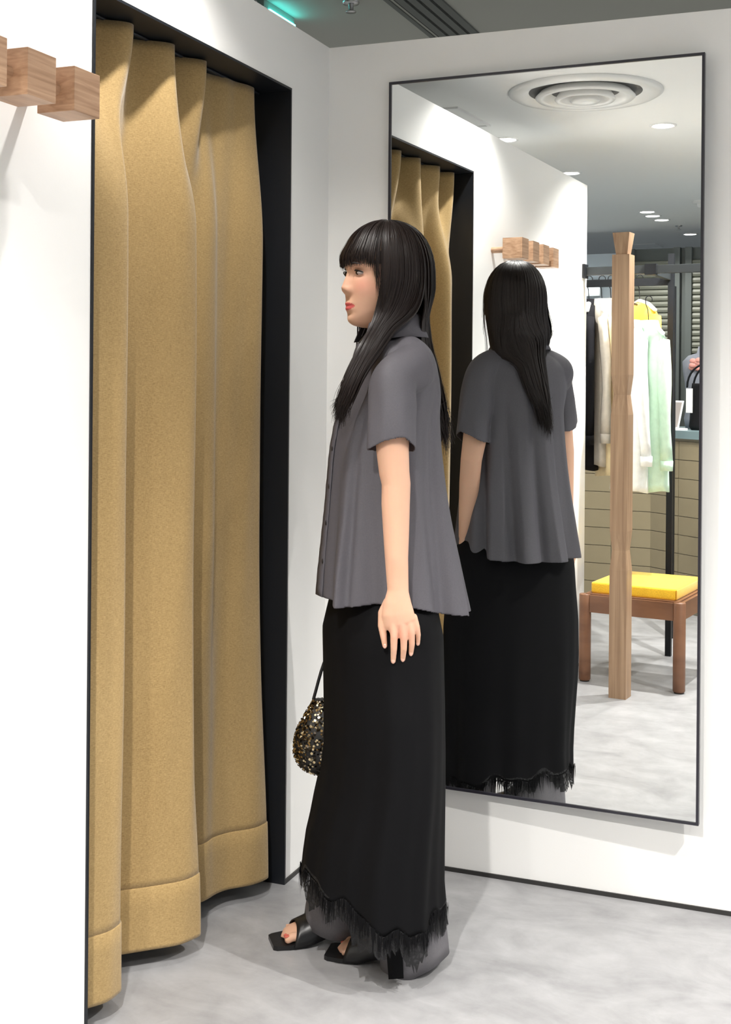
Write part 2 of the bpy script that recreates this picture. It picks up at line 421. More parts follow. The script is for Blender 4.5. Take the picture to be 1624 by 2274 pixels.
def curtain_material():
    m = bpy.data.materials.new('mustard_weave'); m.use_nodes = True
    nt = m.node_tree; b = nt.nodes['Principled BSDF']; b.inputs['Roughness'].default_value = 0.75; b.inputs['Sheen Weight'].default_value = 0.25; b.inputs['Specular IOR Level'].default_value = 0.25
    tc = nt.nodes.new('ShaderNodeTexCoord')
    def n(scale, st, det=3):
        mp = nt.nodes.new('ShaderNodeMapping'); mp.inputs['Scale'].default_value = st; nt.links.new(tc.outputs['Object'], mp.inputs['Vector'])
        t = nt.nodes.new('ShaderNodeTexNoise'); t.inputs['Scale'].default_value = scale; t.inputs['Detail'].default_value = det
        nt.links.new(mp.outputs[0], t.inputs['Vector']); return t
    a = n(1, (160, 160, 900), 2); c = n(1, (900, 900, 160), 2); d = n(5, (1, 1, 0.5))
    mx = nt.nodes.new('ShaderNodeMix'); mx.data_type = 'FLOAT'; mx.inputs[0].default_value = 0.4
    nt.links.new(a.outputs['Fac'], mx.inputs[2]); nt.links.new(c.outputs['Fac'], mx.inputs[3])
    mx2 = nt.nodes.new('ShaderNodeMix'); mx2.data_type = 'FLOAT'; mx2.inputs[0].default_value = 0.2
    nt.links.new(mx.outputs[0], mx2.inputs[2]); nt.links.new(d.outputs['Fac'], mx2.inputs[3])
    r = nt.nodes.new('ShaderNodeValToRGB'); r.color_ramp.elements[0].color = srgb(142, 116, 72); r.color_ramp.elements[1].color = srgb(186, 158, 108)
    r.color_ramp.elements[0].position = 0.33; r.color_ramp.elements[1].position = 0.67
    nt.links.new(mx2.outputs[0], r.inputs['Fac']); nt.links.new(r.outputs['Color'], b.inputs['Base Color'])
    bp = nt.nodes.new('ShaderNodeBump'); bp.inputs['Strength'].default_value = 0.25; bp.inputs['Distance'].default_value = 0.001
    nt.links.new(mx.outputs[0], bp.inputs['Height']); nt.links.new(bp.outputs['Normal'], b.inputs['Normal'])
    return m
M['curtain'] = curtain_material()
M['seam'] = mat('seam_thread', srgb(138, 108, 58), 0.8)
curtain()

# ------------------------------------------------------------------ wooden block coat rail on the left wall
PEGS = [-1.350, -1.478, -1.606, -1.734]
e = empty('coat_rail', (0.0, -1.542, 1.795))
for k, y in enumerate(PEGS):
    bm = bmesh.new(); bx(bm, 0.055, 0.131, y - 0.038 + 1.542, y + 0.038 + 1.542, -0.038, 0.038, 0.0012); obj('block', bm, M['wood'], e)
    bm = bmesh.new(); tube(bm, [(0.0, y + 1.542, -0.002), (0.058, y + 1.542, -0.002)], [0.0115, 0.0115], 20, round_ends=False); obj('dowel', bm, M['wood'], e, False)
for ya, yb in zip(PEGS[:-1], PEGS[1:]):
    bm = bmesh.new(); tube(bm, [(0.093, ya - 0.037 + 1.542, 0), (0.093, yb + 0.037 + 1.542, 0)], [0.0105, 0.0105], 20, round_ends=False); obj('rod', bm, M['wood'], e, False)
tag(e, 'wall coat rail of four walnut cubes joined by round dowels', 'coat rail')

# ------------------------------------------------------------------ mirror
MX0, MX1, MZ0, MZ1, MROT = 0.1839, 1.0165, 0.2245, 2.1085, -0.0333
e = empty('mirror', ((MX0 + MX1) / 2, -0.0300, 0.0), MROT)
hw = (MX1 - MX0) / 2; hz0, hz1 = MZ0, MZ1
def pane(bm, x0, x1, y, z0, z1):
    bm.faces.new([bm.verts.new((x0, y, z0)), bm.verts.new((x1, y, z0)), bm.verts.new((x1, y, z1)), bm.verts.new((x0, y, z1))])
fwid = 0.0065
box('glass', M['mirror'], -hw + fwid, hw - fwid, 0.0, 0.005, hz0 + fwid, hz1 - fwid, e)
bm = bmesh.new()
fr = 0.0035
bx(bm, -hw, -hw + fwid, -fr, 0.012, hz0, hz1); bx(bm, hw - fwid, hw, -fr, 0.012, hz0, hz1)
bx(bm, -hw + fwid, hw - fwid, -fr, 0.012, hz0, hz0 + fwid); bx(bm, -hw + fwid, hw - fwid, -fr, 0.012, hz1 - fwid, hz1)
obj('frame', bm, M['mframe'] if 'mframe' in M else mat('slate_steel_frame', (0.022, 0.021, 0.03, 1), 0.35), e)
box('backing', M['greymetal'], -hw + 0.05, hw - 0.05, 0.005, 0.013, hz0 + 0.05, hz1 - 0.05, e)
tag(e, 'tall wall mirror in a thin dark steel frame', 'mirror')

# ------------------------------------------------------------------ things that show in the mirror: post, stool, rack, counter
e = empty('display_post', (0.313, -2.083, 0.0), 0.06)
def post_part(name, z0, h0, z1, h1):
    bm = bmesh.new()
    lo = [bm.verts.new((sx * h0, sy * h0, z0)) for sx, sy in ((-1, -1), (1, -1), (1, 1), (-1, 1))]
    hi = [bm.verts.new((sx * h1, sy * h1, z1)) for sx, sy in ((-1, -1), (1, -1), (1, 1), (-1, 1))]
    bm.faces.new(lo[::-1]); bm.faces.new(hi)
    for i in range(4): bm.faces.new((lo[i], lo[(i + 1) % 4], hi[(i + 1) % 4], hi[i]))
    return obj(name, bm, M['woodpost'], e)
H = 0.0365
post_part('shaft', 0.0, H, 0.529, H); post_part('taper', 0.529, H, 0.610, 0.029); post_part('taper', 0.610, 0.029, 0.690, H)
post_part('shaft', 0.690, H, 1.171, H); post_part('taper', 1.171, H, 1.253, 0.028); post_part('taper', 1.253, 0.028, 1.335, H)
post_part('shaft', 1.335, H, 1.833, H); post_part('finial', 1.833, 0.024, 1.924, 0.036)
tag(e, 'tall square oak display post with pinched waists and flared top', 'wooden post')

# stool with yellow cushion
ang = math.atan2(-2.261 + 2.293, 0.52 - 0.105)
e = empty('stool', (0.3125, -2.277, 0.0), ang)
LEGS = [(-0.208, 0.0), (0.208, 0.0), (-0.208, -0.43), (0.208, -0.43)]
for lx, ly in LEGS:
    bm = lathe(bmesh.new(), [(0.0005, 0.004), (0.022, 0.004), (0.026, 0.010), (0.026, 0.378), (0.024, 0.381), (0.0005, 0.381)], 28, (lx, ly, 0)); lg = obj('leg', bm, M['stoolwood'], e, True)
    bm = lathe(bmesh.new(), [(0.0005, 0.0), (0.021, 0.0), (0.021, 0.005)], 20, (lx, ly, 0)); obj('glide', bm, M['blackmetal'], lg)
for (x0, x1, y0, y1) in ((-0.184, 0.184, -0.010, 0.012), (-0.184, 0.184, -0.442, -0.420), (-0.220, -0.198, -0.406, -0.024), (0.198, 0.220, -0.406, -0.024)):
    box('rail', M['stoolwood'], x0, x1, y0, y1, 0.303, 0.378, e, 0.002)
box('seat_board', M['stoolwood'], -0.205, 0.205, -0.432, 0.002, 0.368, 0.384, e, 0.002)
bm = bmesh.new(); bx(bm, -0.188, 0.190, -0.428, -0.018, 0.384, 0.431, 0.009); obj('cushion', bm, M['yellow'], e, True)
bm = bmesh.new(); tube(bm, [(-0.180, -0.0175, 0.3865), (0.182, -0.0175, 0.3865)], [0.002, 0.002], 6); tube(bm, [(0.189, -0.0175, 0.39), (0.189, -0.0175, 0.426)], [0.002, 0.002], 6)
obj('cushion_seam', bm, mat('cushion_seam', srgb(200, 140, 25), 0.8), e)
tag(e, 'low brown wooden stool with a square yellow cushion', 'stool')

# clothes rack of black square tube
e = empty('clothes_rack', (0.325, -2.968, 0.0))
RX, RY = 0.325, -2.968
def bar(name, x0, x1, y0, y1, z0, z1, m='blackmetal'): return box(name, M[m], x0 - RX, x1 - RX, y0 - RY, y1 - RY, z0, z1, e, 0.0015)
bar('post', 0.312, 0.340, -2.982, -2.954, 0, 1.922)
bar('post', 0.232, 0.260, -3.412, -3.384, 0, 1.80)
bar('hanging_rail', -0.62, 0.312, -2.980, -2.956, 1.772, 1.808)
bar('post', -0.648, -0.62, -2.982, -2.954, 0, 1.922)
bar('cross_bar', 0.0, 0.70, -2.612, -2.588, 1.798, 1.836, 'greymetal')
bar('wall_bracket', 0.0, 0.014, -2.63, -2.57, 1.785, 1.85)
bar('side_bar', 0.298, 0.326, -2.954, -2.612, 1.796, 1.834, 'greymetal')
bar('joint', 0.286, 0.338, -2.618, -2.582, 1.792, 1.842)
bar('post', 0.70, 0.728, -2.614, -2.586, 0, 1.836)
bm = bmesh.new(); tube(bm, [(0.20 - RX, -2.60 - RY, 1.80), (0.20 - RX, -2.60 - RY, 1.69), (0.20 - RX, -2.68 - RY, 1.672), (0.20 - RX, -2.80 - RY, 1.672)], [0.006] * 4, 8); obj('waterfall_arm', bm, M['blackmetal'], e, True)
tag(e, 'black square-tube clothes rack fixed to the wall end', 'clothes rack')

# hangers and garments
def cloth(name, c, **k):
    return mat(name, c, 0.85, noise=(40, 0.06, (1, 1, 1)), bump=(300, 0.3, (1, 1, 1)), **k)
G = {'black': cloth('black_cloth', (0.006, 0.006, 0.008, 1), spec=0.15), 'cream': cloth('cream_cloth', srgb(243, 222, 178)), 'grey': cloth('greige_cloth', srgb(196, 188, 176)),
     'white': cloth('white_cloth', (0.82, 0.84, 0.82, 1)), 'mint': cloth('mint_cloth', srgb(206, 234, 212)), 'yellow': cloth('yellow_cloth', srgb(248, 196, 70))}
def hanger(x, y, zr, rz, label):
    e = empty('coat_hanger', (x, y, zr), rz)
    pts = [(0, -0.016 * math.cos(t), 0.016 * math.sin(t) + 0.0) for t in np.linspace(-0.3, PI, 10)]
    pts = [(0, p[1], p[2] + 0.0) for p in pts] + [(0, 0.016, -0.02), (0, 0.004, -0.05), (0, 0.0, -0.11)]
    bm = tube(bmesh.new(), pts, [0.0022] * len(pts), 8); obj('hook', bm, M['blackmetal'], e, True)
    bm = tube(bmesh.new(), [(-0.185, 0, -0.165), (-0.10, 0, -0.130), (0, 0, -0.112), (0.10, 0, -0.130), (0.185, 0, -0.165)], [(0.010, 0.008), (0.013, 0.009), (0.013, 0.010), (0.013, 0.009), (0.010, 0.008)], 10)
    obj('shoulder_bar', bm, M['white_plastic'], e, True)
    tag(e, label, 'coat hanger', 'coat hangers on the rack'); return e
def garment(name, x, y, zr, rz, m, length, half, sleeve, label, cat, collar=True, flare=1.1, seed=0, print_m=None):
    rg = np.random.default_rng(seed)
    e = empty(name, (x, y, zr), rz)
    zt = -0.125; nr, nc = 26, 64
    ph = rg.uniform(0, 6, 4)
    V = []
    for i in range(nr):
        t = i / (nr - 1)
        z = zt - length * t
        if t < 0.12:
            s = t / 0.12; a = 0.055 + (half - 0.055) * s ** 0.6; b = 0.034 + 0.014 * s; z = zt - 0.0 - 0.065 * s ** 1.3
        else:
            s = (t - 0.12) / 0.88; a = half * (1 + (flare - 1) * s); b = 0.048 + 0.022 * s; z = zt - 0.065 - (length - 0.065) * s
        for j in range(nc):
            th = 2 * PI * j / nc
            w = 1 + 0.10 * t * math.sin(5 * th + ph[0]) + 0.06 * t * math.sin(9 * th + ph[1] + 2 * t)
            V.append((a * math.cos(th) * (1 + 0.03 * t * math.sin(7 * th + ph[2])), b * math.sin(th) * w, z + 0.006 * t * math.sin(3 * th + ph[3])))
    body = raw('body', V, grid_faces(nr, nc, True), m, e); body.modifiers.new('s', 'SOLIDIFY').thickness = 0.002
    if sleeve:
        for s in (-1, 1):
            k = 9; pts = []; rr = []
            for i in range(k):
                t = i / (k - 1)
                pts.append((s * (half - 0.01 + 0.035 * math.sin(PI * t * 0.6)), -0.02 * t + 0.008 * math.sin(4 * t + ph[0]), zt - 0.075 - sleeve * t)); rr.append((0.052 - 0.012 * t, 0.027 - 0.004 * t + 0.003 * math.sin(9 * t + ph[1])))
            sl = obj('sleeve', tube(bmesh.new(), pts, rr, 20, round_ends=False, ref=Vector((0, 1, 0))), m, e, True)
            bm = tube(bmesh.new(), [pts[-1], (pts[-1][0], pts[-1][1], pts[-1][2] - 0.045)], [(0.044, 0.026), (0.043, 0.025)], 20, round_ends=False, ref=Vector((0, 1, 0))); obj('cuff', bm, m, sl, True)
    if collar:
        pts = [(0.058 * math.cos(t), 0.042 * math.sin(t), zt + 0.004) for t in np.linspace(-1.2, PI + 1.2, 24)]
        bm = bmesh.new(); lo = []; hi = []
        for px_, py_, pz_ in pts:
            lo.append(bm.verts.new((px_ * 1.25, py_ * 1.35, pz_ - 0.03))); hi.append(bm.verts.new((px_, py_, pz_ + 0.022)))
        for i in range(len(pts) - 1): bm.faces.new((lo[i], lo[i + 1], hi[i + 1], hi[i]))
        c = obj('collar', bm, m, e, True); c.modifiers.new('s', 'SOLIDIFY').thickness = 0.003
    if print_m:
        for k in range(5): box('printed_stripe', print_m, -0.07 + 0.01 * k, 0.05 + 0.006 * k, -0.086, -0.082, zt - 0.30 - 0.06 * k, zt - 0.285 - 0.06 * k, e)
    tag(e, label, cat, 'clothes on the rack'); return e
ZR = 1.812
GARM = [
    ('jacket', -0.075, RY, ZR, 1.35, 'black', 0.80, 0.19, 0.56, 'black long-sleeved jacket at the wall end of the rack', 'jacket', True),
    ('shirt', -0.010, RY, ZR, 1.28, 'grey', 0.78, 0.18, 0.55, 'greige shirt hanging beside the black jacket', 'shirt', True),
    ('shirt', 0.035, RY, ZR, 1.22, 'cream', 0.83, 0.18, 0.60, 'cream shirt half hidden by the wooden post', 'shirt', True),
    ('sweater', 0.175, RY, ZR, 0.95, 'yellow', 0.56, 0.19, 0.42, 'yellow sweater hanging behind the pale shirts', 'sweater', False),
    ('blouse', 0.190, -2.72, 1.694, 1.05, 'white', 0.76, 0.17, 0.52, 'white blouse with grey print beside the wooden post', 'blouse', True),
    ('shirt', 0.262, -2.78, 1.694, 1.00, 'mint', 0.76, 0.18, 0.54, 'pale mint shirt nearest the rack upright', 'shirt', True)]
HL = ['hanger holding the black jacket', 'hanger holding the greige shirt', 'hanger holding the cream shirt', 'hanger holding the yellow sweater', 'hanger holding the white blouse', 'hanger holding the mint shirt']
M['print'] = mat('grey_print', srgb(120, 122, 126), 0.9)
for i, (n, x, y, zr, rz, c, ln, hf, sl, lb, ct, cl) in enumerate(GARM):
    hanger(x, y, zr, rz, HL[i])
    garment(n, x, y, zr, rz, G[c], ln, hf, sl, lb, ct, cl, 1.08, i, M['print'] if n == 'blouse' else None)

# tiled sales counter
M['tile'] = mat('beige_tile', srgb(140, 129, 104), 0.35, noise=(3, 0.06, (1, 1, 1)))
M['grout'] = mat('grout', srgb(176, 168, 148), 0.8)
M['tealtop'] = mat('blue_grey_counter_top', srgb(112, 132, 136), 0.35)
e = empty('sales_counter', (-0.3, -4.30, 0.0))
def tiles(parent, ox, oy, ang, length, h, tw=0.235, th=0.107):
    d = Vector((math.cos(ang), math.sin(ang), 0)); nrm = Vector((-math.sin(ang), math.cos(ang), 0))
    me = None
    nx, nz = int(round(length / tw)), int(h / th)
    for i in range(nx):
        for j in range(nz):
            if me is None:
                t = obj('tile', bx(bmesh.new(), 0.002, tw - 0.002, 0, 0.008, 0.002, th - 0.002, 0.001), M['tile'], parent); me = t.data
            else:
                t = put(bpy.data.objects.new('tile', me), parent)
            p = d * (i * tw); t.location = (ox + p.x, oy + p.y, j * th + 0.012); t.rotation_euler = (0, 0, ang)
tiles(e, -1.17, 0.0, 0.0, 1.41, 1.02)
A2 = 0.62
tiles(e, 0.24, 0.0, A2, 1.41, 1.02)
bm = bmesh.new(); prism(bm, [(-1.17, -0.002), (0.24, -0.002), (0.24 + 1.41 * math.cos(A2), 1.41 * math.sin(A2) - 0.002), (0.24 + 1.41 * math.cos(A2) + 0.35, 1.41 * math.sin(A2) - 0.45), (0.40, -0.55), (-1.17, -0.55)], 0.0, 0.99); obj('body', bm, M['grout'], e)
bm = bmesh.new(); prism(bm, [(-1.20, 0.03), (0.23, 0.03), (0.23 + 1.43 * math.cos(A2), 1.43 * math.sin(A2) + 0.03), (0.24 + 1.41 * math.cos(A2) + 0.38, 1.41 * math.sin(A2) - 0.45), (0.42, -0.58), (-1.20, -0.58)], 0.99, 1.035); obj('counter_top', bm, M['tealtop'], e)
tag(e, 'beige tiled sales counter with blue-grey top behind the clothes rack', 'counter')

# on the counter: price stand, handbag, dress form
e = empty('sign_stand', (0.085, -4.20, 1.035), 0.75)
bm = bmesh.new(); bx(bm, -0.055, 0.055, -0.06, 0.03, 0, 0.012, 0.002); obj('base', bm, M['white_plastic'], e)
bm = bmesh.new(); bx(bm, -0.048, 0.048, -0.004, 0.004, 0, 0.165, 0.001); o = obj('panel', bm, M['white_plastic'], e); o.location = (0, 0.0, 0.008); o.rotation_euler = (0.22, 0, 0)
bm = bmesh.new(); bx(bm, -0.041, 0.041, 0.0045, 0.0055, 0.010, 0.154); o2 = obj('card', bm, mat('grey_card', srgb(168, 160, 156), 0.6), e); o2.location = (0, 0.0, 0.008); o2.rotation_euler = (0.22, 0, 0)
tag(e, 'white slanted sign stand on the counter', 'sign stand')

e = empty('handbag', (0.275, -4.26, 1.035), 0.45)
V = []
nr, nc = 14, 40
for i in range(nr):
    t = i / (nr - 1)
    a = 0.125 * (1 - 0.12 * t) * (0.86 if i == 0 else 1); b = (0.06 * (1 - 0.45 * t)) * (0.8 if i == 0 else 1)
    for j in range(nc):
        th = 2 * PI * j / nc; c, s = math.cos(th), math.sin(th)
        V.append((a * math.copysign(abs(c) ** 0.6, c), b * math.copysign(abs(s) ** 0.7, s) + 0.004 * math.sin(6 * th + 5 * t), 0.27 * t))
Fc = grid_faces(nr, nc, True) + [tuple(range(nc))[::-1], tuple(range((nr - 1) * nc, nr * nc))]
bb = raw('bag_body', V, Fc, mat('black_leather', (0.006, 0.006, 0.007, 1), 0.5, spec=0.2, bump=(60, 0.4, (1, 1, 1))), e)
for s in (-1, 1):
    pts = [(-0.13 * math.cos(t) - 0.0, s * 0.03, 0.25 + 0.13 * math.sin(t)) for t in np.linspace(0, PI, 16)]
    obj('handle', tube(bmesh.new(), pts, [0.006] * 16, 8), M['blackmetal'], e, True)
bm = bmesh.new(); bx(bm, -0.115, -0.070, 0.058, 0.060, 0.10, 0.24); obj('price_tag', bm, M['white_plastic'], e)
tag(e, 'black handbag with a white price tag on the counter', 'handbag')

e = empty('dress_form', (0.20, -4.52, 1.035), 0.2)
V = []
prof = [(0.0, 0.11, 0.085), (0.06, 0.12, 0.09), (0.16, 0.10, 0.075), (0.26, 0.115, 0.085), (0.34, 0.13, 0.08), (0.40, 0.135, 0.065), (0.435, 0.10, 0.05), (0.45, 0.045, 0.04), (0.49, 0.036, 0.036)]
for z, a, b in prof:
    for j in range(36):
        th = 2 * PI * j / 36; V.append((a * math.cos(th), b * math.sin(th), z))
Fc = grid_faces(len(prof), 36, True) + [tuple(range(36))[::-1], tuple(range((len(prof) - 1) * 36, len(prof) * 36))]
raw('torso', V, Fc, cloth('slate_cloth', srgb(128, 132, 142)), e)
for k in range(9):
    t = k * 0.7; r = 0.012 + 0.022 * (k / 8)
    bm = bmesh.new(); bmesh.ops.create_uvsphere(bm, u_segments=12, v_segments=8, radius=0.018)
    for v in bm.verts: v.co = Vector((v.co.x * 1.2, v.co.y * 0.5, v.co.z * 0.9)) + Vector((r * math.cos(t * 2.4) - 0.02, 0.085 + 0.004 * (k % 3), 0.38 + r * math.sin(t * 2.4)))
    obj('flower_petal', bm, M.setdefault('pink', mat('dusty_pink_petals', srgb(214, 150, 140), 0.8)), e, True)
tag(e, 'grey dress form with a dusty pink flower on the counter', 'dress form')

# shuttered shop front far behind the counter
M['slat'] = mat('grey_green_shutter', srgb(122, 124, 112), 0.45)
M['mull'] = mat('grey_mullion', srgb(92, 98, 96), 0.45)
M['bluewall'] = mat('pale_blue_wall', srgb(205, 216, 224), 0.7)
YS = -6.2
e = empty('roller_shutter', (-0.25, YS, 0.0))
me = None
for (x0, x1) in ((-0.62, -0.33), (-0.20, 0.55)):
    for k in range(50):
        z = 0.06 + k * 0.043
        if me is None or abs(me_w - (x1 - x0)) > 1e-6:
            me_w = x1 - x0
            bm = bmesh.new()
            pr = [(0.0, 0.0), (0.010, 0.006), (0.014, 0.0215), (0.010, 0.036), (0.0, 0.041)]
            a = [bm.verts.new((0, y, zz)) for y, zz in pr]; b = [bm.verts.new((me_w, y, zz)) for y, zz in pr]
            for i in range(4): bm.faces.new((a[i], b[i], b[i + 1], a[i + 1]))
            bm.faces.new(a); bm.faces.new(b[::-1]); bm.faces.new((a[0], a[4], b[4], b[0]))
            s = obj('slat', bm, M['slat'], e); me = s.data
        else: s = put(bpy.data.objects.new('slat', me), e)
        s.location = (x0 + 0.25, 0, z)
for x0, x1 in ((-0.33, -0.285), (-0.245, -0.20), (-0.65, -0.62), (0.55, 0.60)): box('mullion', M['mull'], x0 + 0.25, x1 + 0.25, -0.02, 0.035, 0, 2.30, e)
box('glass_pane', mat('tinted_glass', (0.75, 0.82, 0.80, 1), 0.05, spec=0.6) if False else M['mull'], -0.40, 0.85, -0.03, -0.022, 0.0, 2.30, e)
tag(e, 'grey-green slatted roller shutter behind the counter', 'shutter')
struct(box('wall_far', M['bluewall'], -4.0, 5.0, -8.9, -8.8, 0, CEIL))
struct(box('wall_shopfront', M['bluewall'], -4.0, -0.66, -6.35, -6.25, 0, 2.28))
struct(box('wall_shopfront_side', M['bluewall'], 0.61, 5.0, -6.35, -6.25, 0, 2.28))
e = empty('light_box', (-1.0, -6.20, 2.02))
box('diffuser', emit_mat('white_panel_light', (0.9, 0.97, 1.0, 1), 1.6), -0.12, 0.10, -0.02, 0.02, -0.05, 0.05, e)
box('casing', M['white_plastic'], -0.13, 0.11, -0.04, -0.02, -0.06, 0.06, e)
tag(e, 'small lit light box high on the pale far wall', 'light box')

# ------------------------------------------------------------------ the woman
BASE = Vector((0.376, -0.556, 0.0))                    # point on the floor between her feet
DEPTH = (BASE - CAM).dot(FW)
TW = -FW                                               # horizontal direction from her towards the room side
def PX(px, v, w=0.0):
    """picture position at a given distance w (towards the room) from the plane through BASE -> world point"""
    x, y = px - PPX, v - PPY
    U = cr * x + sr * y; Vv = -sr * x + cr * y
    d = FW + RT * (U / FPX) - UP * (Vv / FPX)
    return CAM + d * (DEPTH - w)
def LOC(u, w, z): return BASE + RT * u + TW * w + UP * z
FACE_B, FACE_H = math.radians(218), math.radians(227)
BF, BL = Vector((math.cos(FACE_B), math.sin(FACE_B), 0)), Vector((math.cos(FACE_B + PI / 2), math.sin(FACE_B + PI / 2), 0))
HF, HL_ = Vector((math.cos(FACE_H), math.sin(FACE_H), 0)), Vector((math.cos(FACE_H + PI / 2), math.sin(FACE_H + PI / 2), 0))
person = empty('person', tuple(BASE))
PB = BASE
def rel(p): return Vector(p) - PB
HEADC = LOC(0.002, -0.030, 1.543)                      # centre of the head at eye level
def HD(x, y, z): return HEADC + HF * x + HL_ * y + UP * z

def skin_material():
    m = bpy.data.materials.new('skin'); m.use_nodes = True
    nt = m.node_tree; b = nt.nodes['Principled BSDF']
    b.inputs['Roughness'].default_value = 0.5; b.inputs['Specular IOR Level'].default_value = 0.35
    b.inputs['Subsurface Weight'].default_value = 0.15; b.inputs['Subsurface Radius'].default_value = (0.008, 0.003, 0.0015); b.inputs['Subsurface Scale'].default_value = 1.0
    at = nt.nodes.new('ShaderNodeAttribute'); at.attribute_name = 'tone'
    nt.links.new(at.outputs['Color'], b.inputs['Base Color'])
    return m
SKIN = skin_material()
M['hair'] = mat('dark_brown_hair', (0.0125, 0.0072, 0.0060, 1), 0.38, spec=0.30)
M['hairtip'] = M['hair']
M['shirt'] = mat('grey_twill', srgb(88, 86, 92), 0.62, spec=0.3, noise=(300, 0.05, (1, 1, 1)), bump=(700, 0.15, (1, 1, 1)))
M['skirt'] = mat('black_chiffon', (0.0040, 0.0040, 0.0048, 1), 0.8, spec=0.12, bump=(12, 0.3, (1, 1, 0.3)))
M['trouser'] = mat('grey_trouser_cloth', srgb(104, 102, 106), 0.7, noise=(300, 0.06, (1, 1, 1)))
M['shoe'] = mat('black_shoe_leather', (0.008, 0.008, 0.009, 1), 0.35, spec=0.5)
M['button'] = mat('dark_button', (0.02, 0.018, 0.022, 1), 0.35)
M['lip'] = mat('rose_lipstick', srgb(190, 70, 78), 0.35)
M['nail'] = mat('coral_nail', srgb(214, 106, 92), 0.25)
M['nail_pale'] = mat('pale_nail', srgb(226, 180, 160), 0.25)
M['eyewhite'] = mat('eye_white', (0.42, 0.38, 0.36, 1), 0.25)
M['iris'] = mat('dark_iris', (0.010, 0.006, 0.004, 1), 0.1)
M['lash'] = mat('lash', (0.008, 0.006, 0.006, 1), 0.6)

# --- body: torso, neck, head, arms with hands, legs with feet grown into one surface
def cubic(keys, t):
    k = np.array(keys); x, y = k[:, 0], k[:, 1]
    m = np.gradient(y, x)
    t = np.clip(t, x.min(), x.max()); i = np.clip(np.searchsorted(x, t) - 1, 0, len(x) - 2)
    h = x[i + 1] - x[i]; s = (t - x[i]) / h
    return (2 * s**3 - 3 * s**2 + 1) * y[i] + (s**3 - 2 * s**2 + s) * h * m[i] + (-2 * s**3 + 3 * s**2) * y[i + 1] + (s**3 - s**2) * h * m[i + 1]
XF = [(-0.122, 0.050), (-0.119, 0.066), (-0.113, 0.077), (-0.104, 0.0825), (-0.085, 0.0855), (-0.066, 0.0865), (-0.045, 0.0868), (-0.02, 0.0865), (0.0, 0.0858), (0.018, 0.0895), (0.04, 0.0870), (0.06, 0.0775), (0.08, 0.060), (0.10, 0.034), (0.112, 0.004)]
WD = [(-0.122, 0.012), (-0.116, 0.026), (-0.104, 0.039), (-0.09, 0.049), (-0.07, 0.058), (-0.045, 0.066), (-0.02, 0.070), (0.0, 0.072), (0.03, 0.074), (0.06, 0.070), (0.085, 0.056), (0.10, 0.038), (0.112, 0.004)]
XB = [(-0.122, 0.005), (-0.116, -0.010), (-0.10, -0.035), (-0.08, -0.055), (-0.05, -0.080), (-0.02, -0.094), (0.02, -0.099), (0.05, -0.094), (0.08, -0.074), (0.10, -0.046), (0.112, -0.004)]
def head_mesh(bm):
    NZ, NT = 110, 120
    zs = -0.122 + 0.234 * (1 - np.cos(np.linspace(0, PI, NZ))) / 2
    xf, wd, xb = cubic(XF, zs), cubic(WD, zs), cubic(XB, zs)
    rings = []
    for i, z in enumerate(zs):
        xc = -0.010 if z > -0.08 else -0.010 + 0.030 * (-0.08 - z) / 0.042
        ring = []
        for j in range(NT):
            th = 2 * PI * j / NT; c, s = math.cos(th), math.sin(th)
            y = wd[i] * math.copysign(abs(s) ** 0.92, s)
            x = xc + (xf[i] - xc) * abs(c) ** 0.80 if c > 0 else xc - (xc - xb[i]) * abs(c) ** 0.92
            if c > 0:
                g = lambda cy, cz, sy, sz: math.exp(-((y - cy) / sy) ** 2 - ((z - cz) / sz) ** 2)
                # nose: bridge, tip and wings
                if -0.052 < z < 0.016:
                    t = (0.016 - z) / 0.050
                    h = 0.0175 * max(0.0, min(1.0, t)) ** 1.15 if z > -0.034 else 0.0175 * max(0.0, (z + 0.050) / 0.016) ** 0.7
                    wdt = 0.0075 + 0.006 * max(0.0, min(1.0, t))
                    x += h * math.exp(-(y / wdt) ** 2)
                for sgn in (-1, 1):
                    x += 0.0055 * g(sgn * 0.0125, -0.040, 0.0065, 0.007)          # wings
                    x -= 0.0075 * g(sgn * 0.031, -0.001, 0.016, 0.010)            # eye sockets
                    x += 0.0035 * g(sgn * 0.031, -0.002, 0.013, 0.006)            # eye lids
                    x += 0.0035 * g(sgn * 0.040, -0.035, 0.020, 0.022)            # cheeks
                x += 0.0030 * g(0, -0.0690, 0.018, 0.0045) + 0.0036 * g(0, -0.0805, 0.016, 0.0050)   # lips
                x -= 0.0032 * g(0, -0.0742, 0.020, 0.0022) + 0.002 * g(0, -0.093, 0.016, 0.005)
                x += 0.0045 * g(0, -0.107, 0.018, 0.010) + 0.0035 * g(0, -0.073, 0.022, 0.014)
            ring.append(bm.verts.new(HD(x, y, z)))
        rings.append(ring)
    for i in range(NZ - 1):
        for j in range(NT): bm.faces.new((rings[i][j], rings[i][(j + 1) % NT], rings[i + 1][(j + 1) % NT], rings[i + 1][j]))
    bm.faces.new(rings[0][::-1]); bm.faces.new(rings[-1])

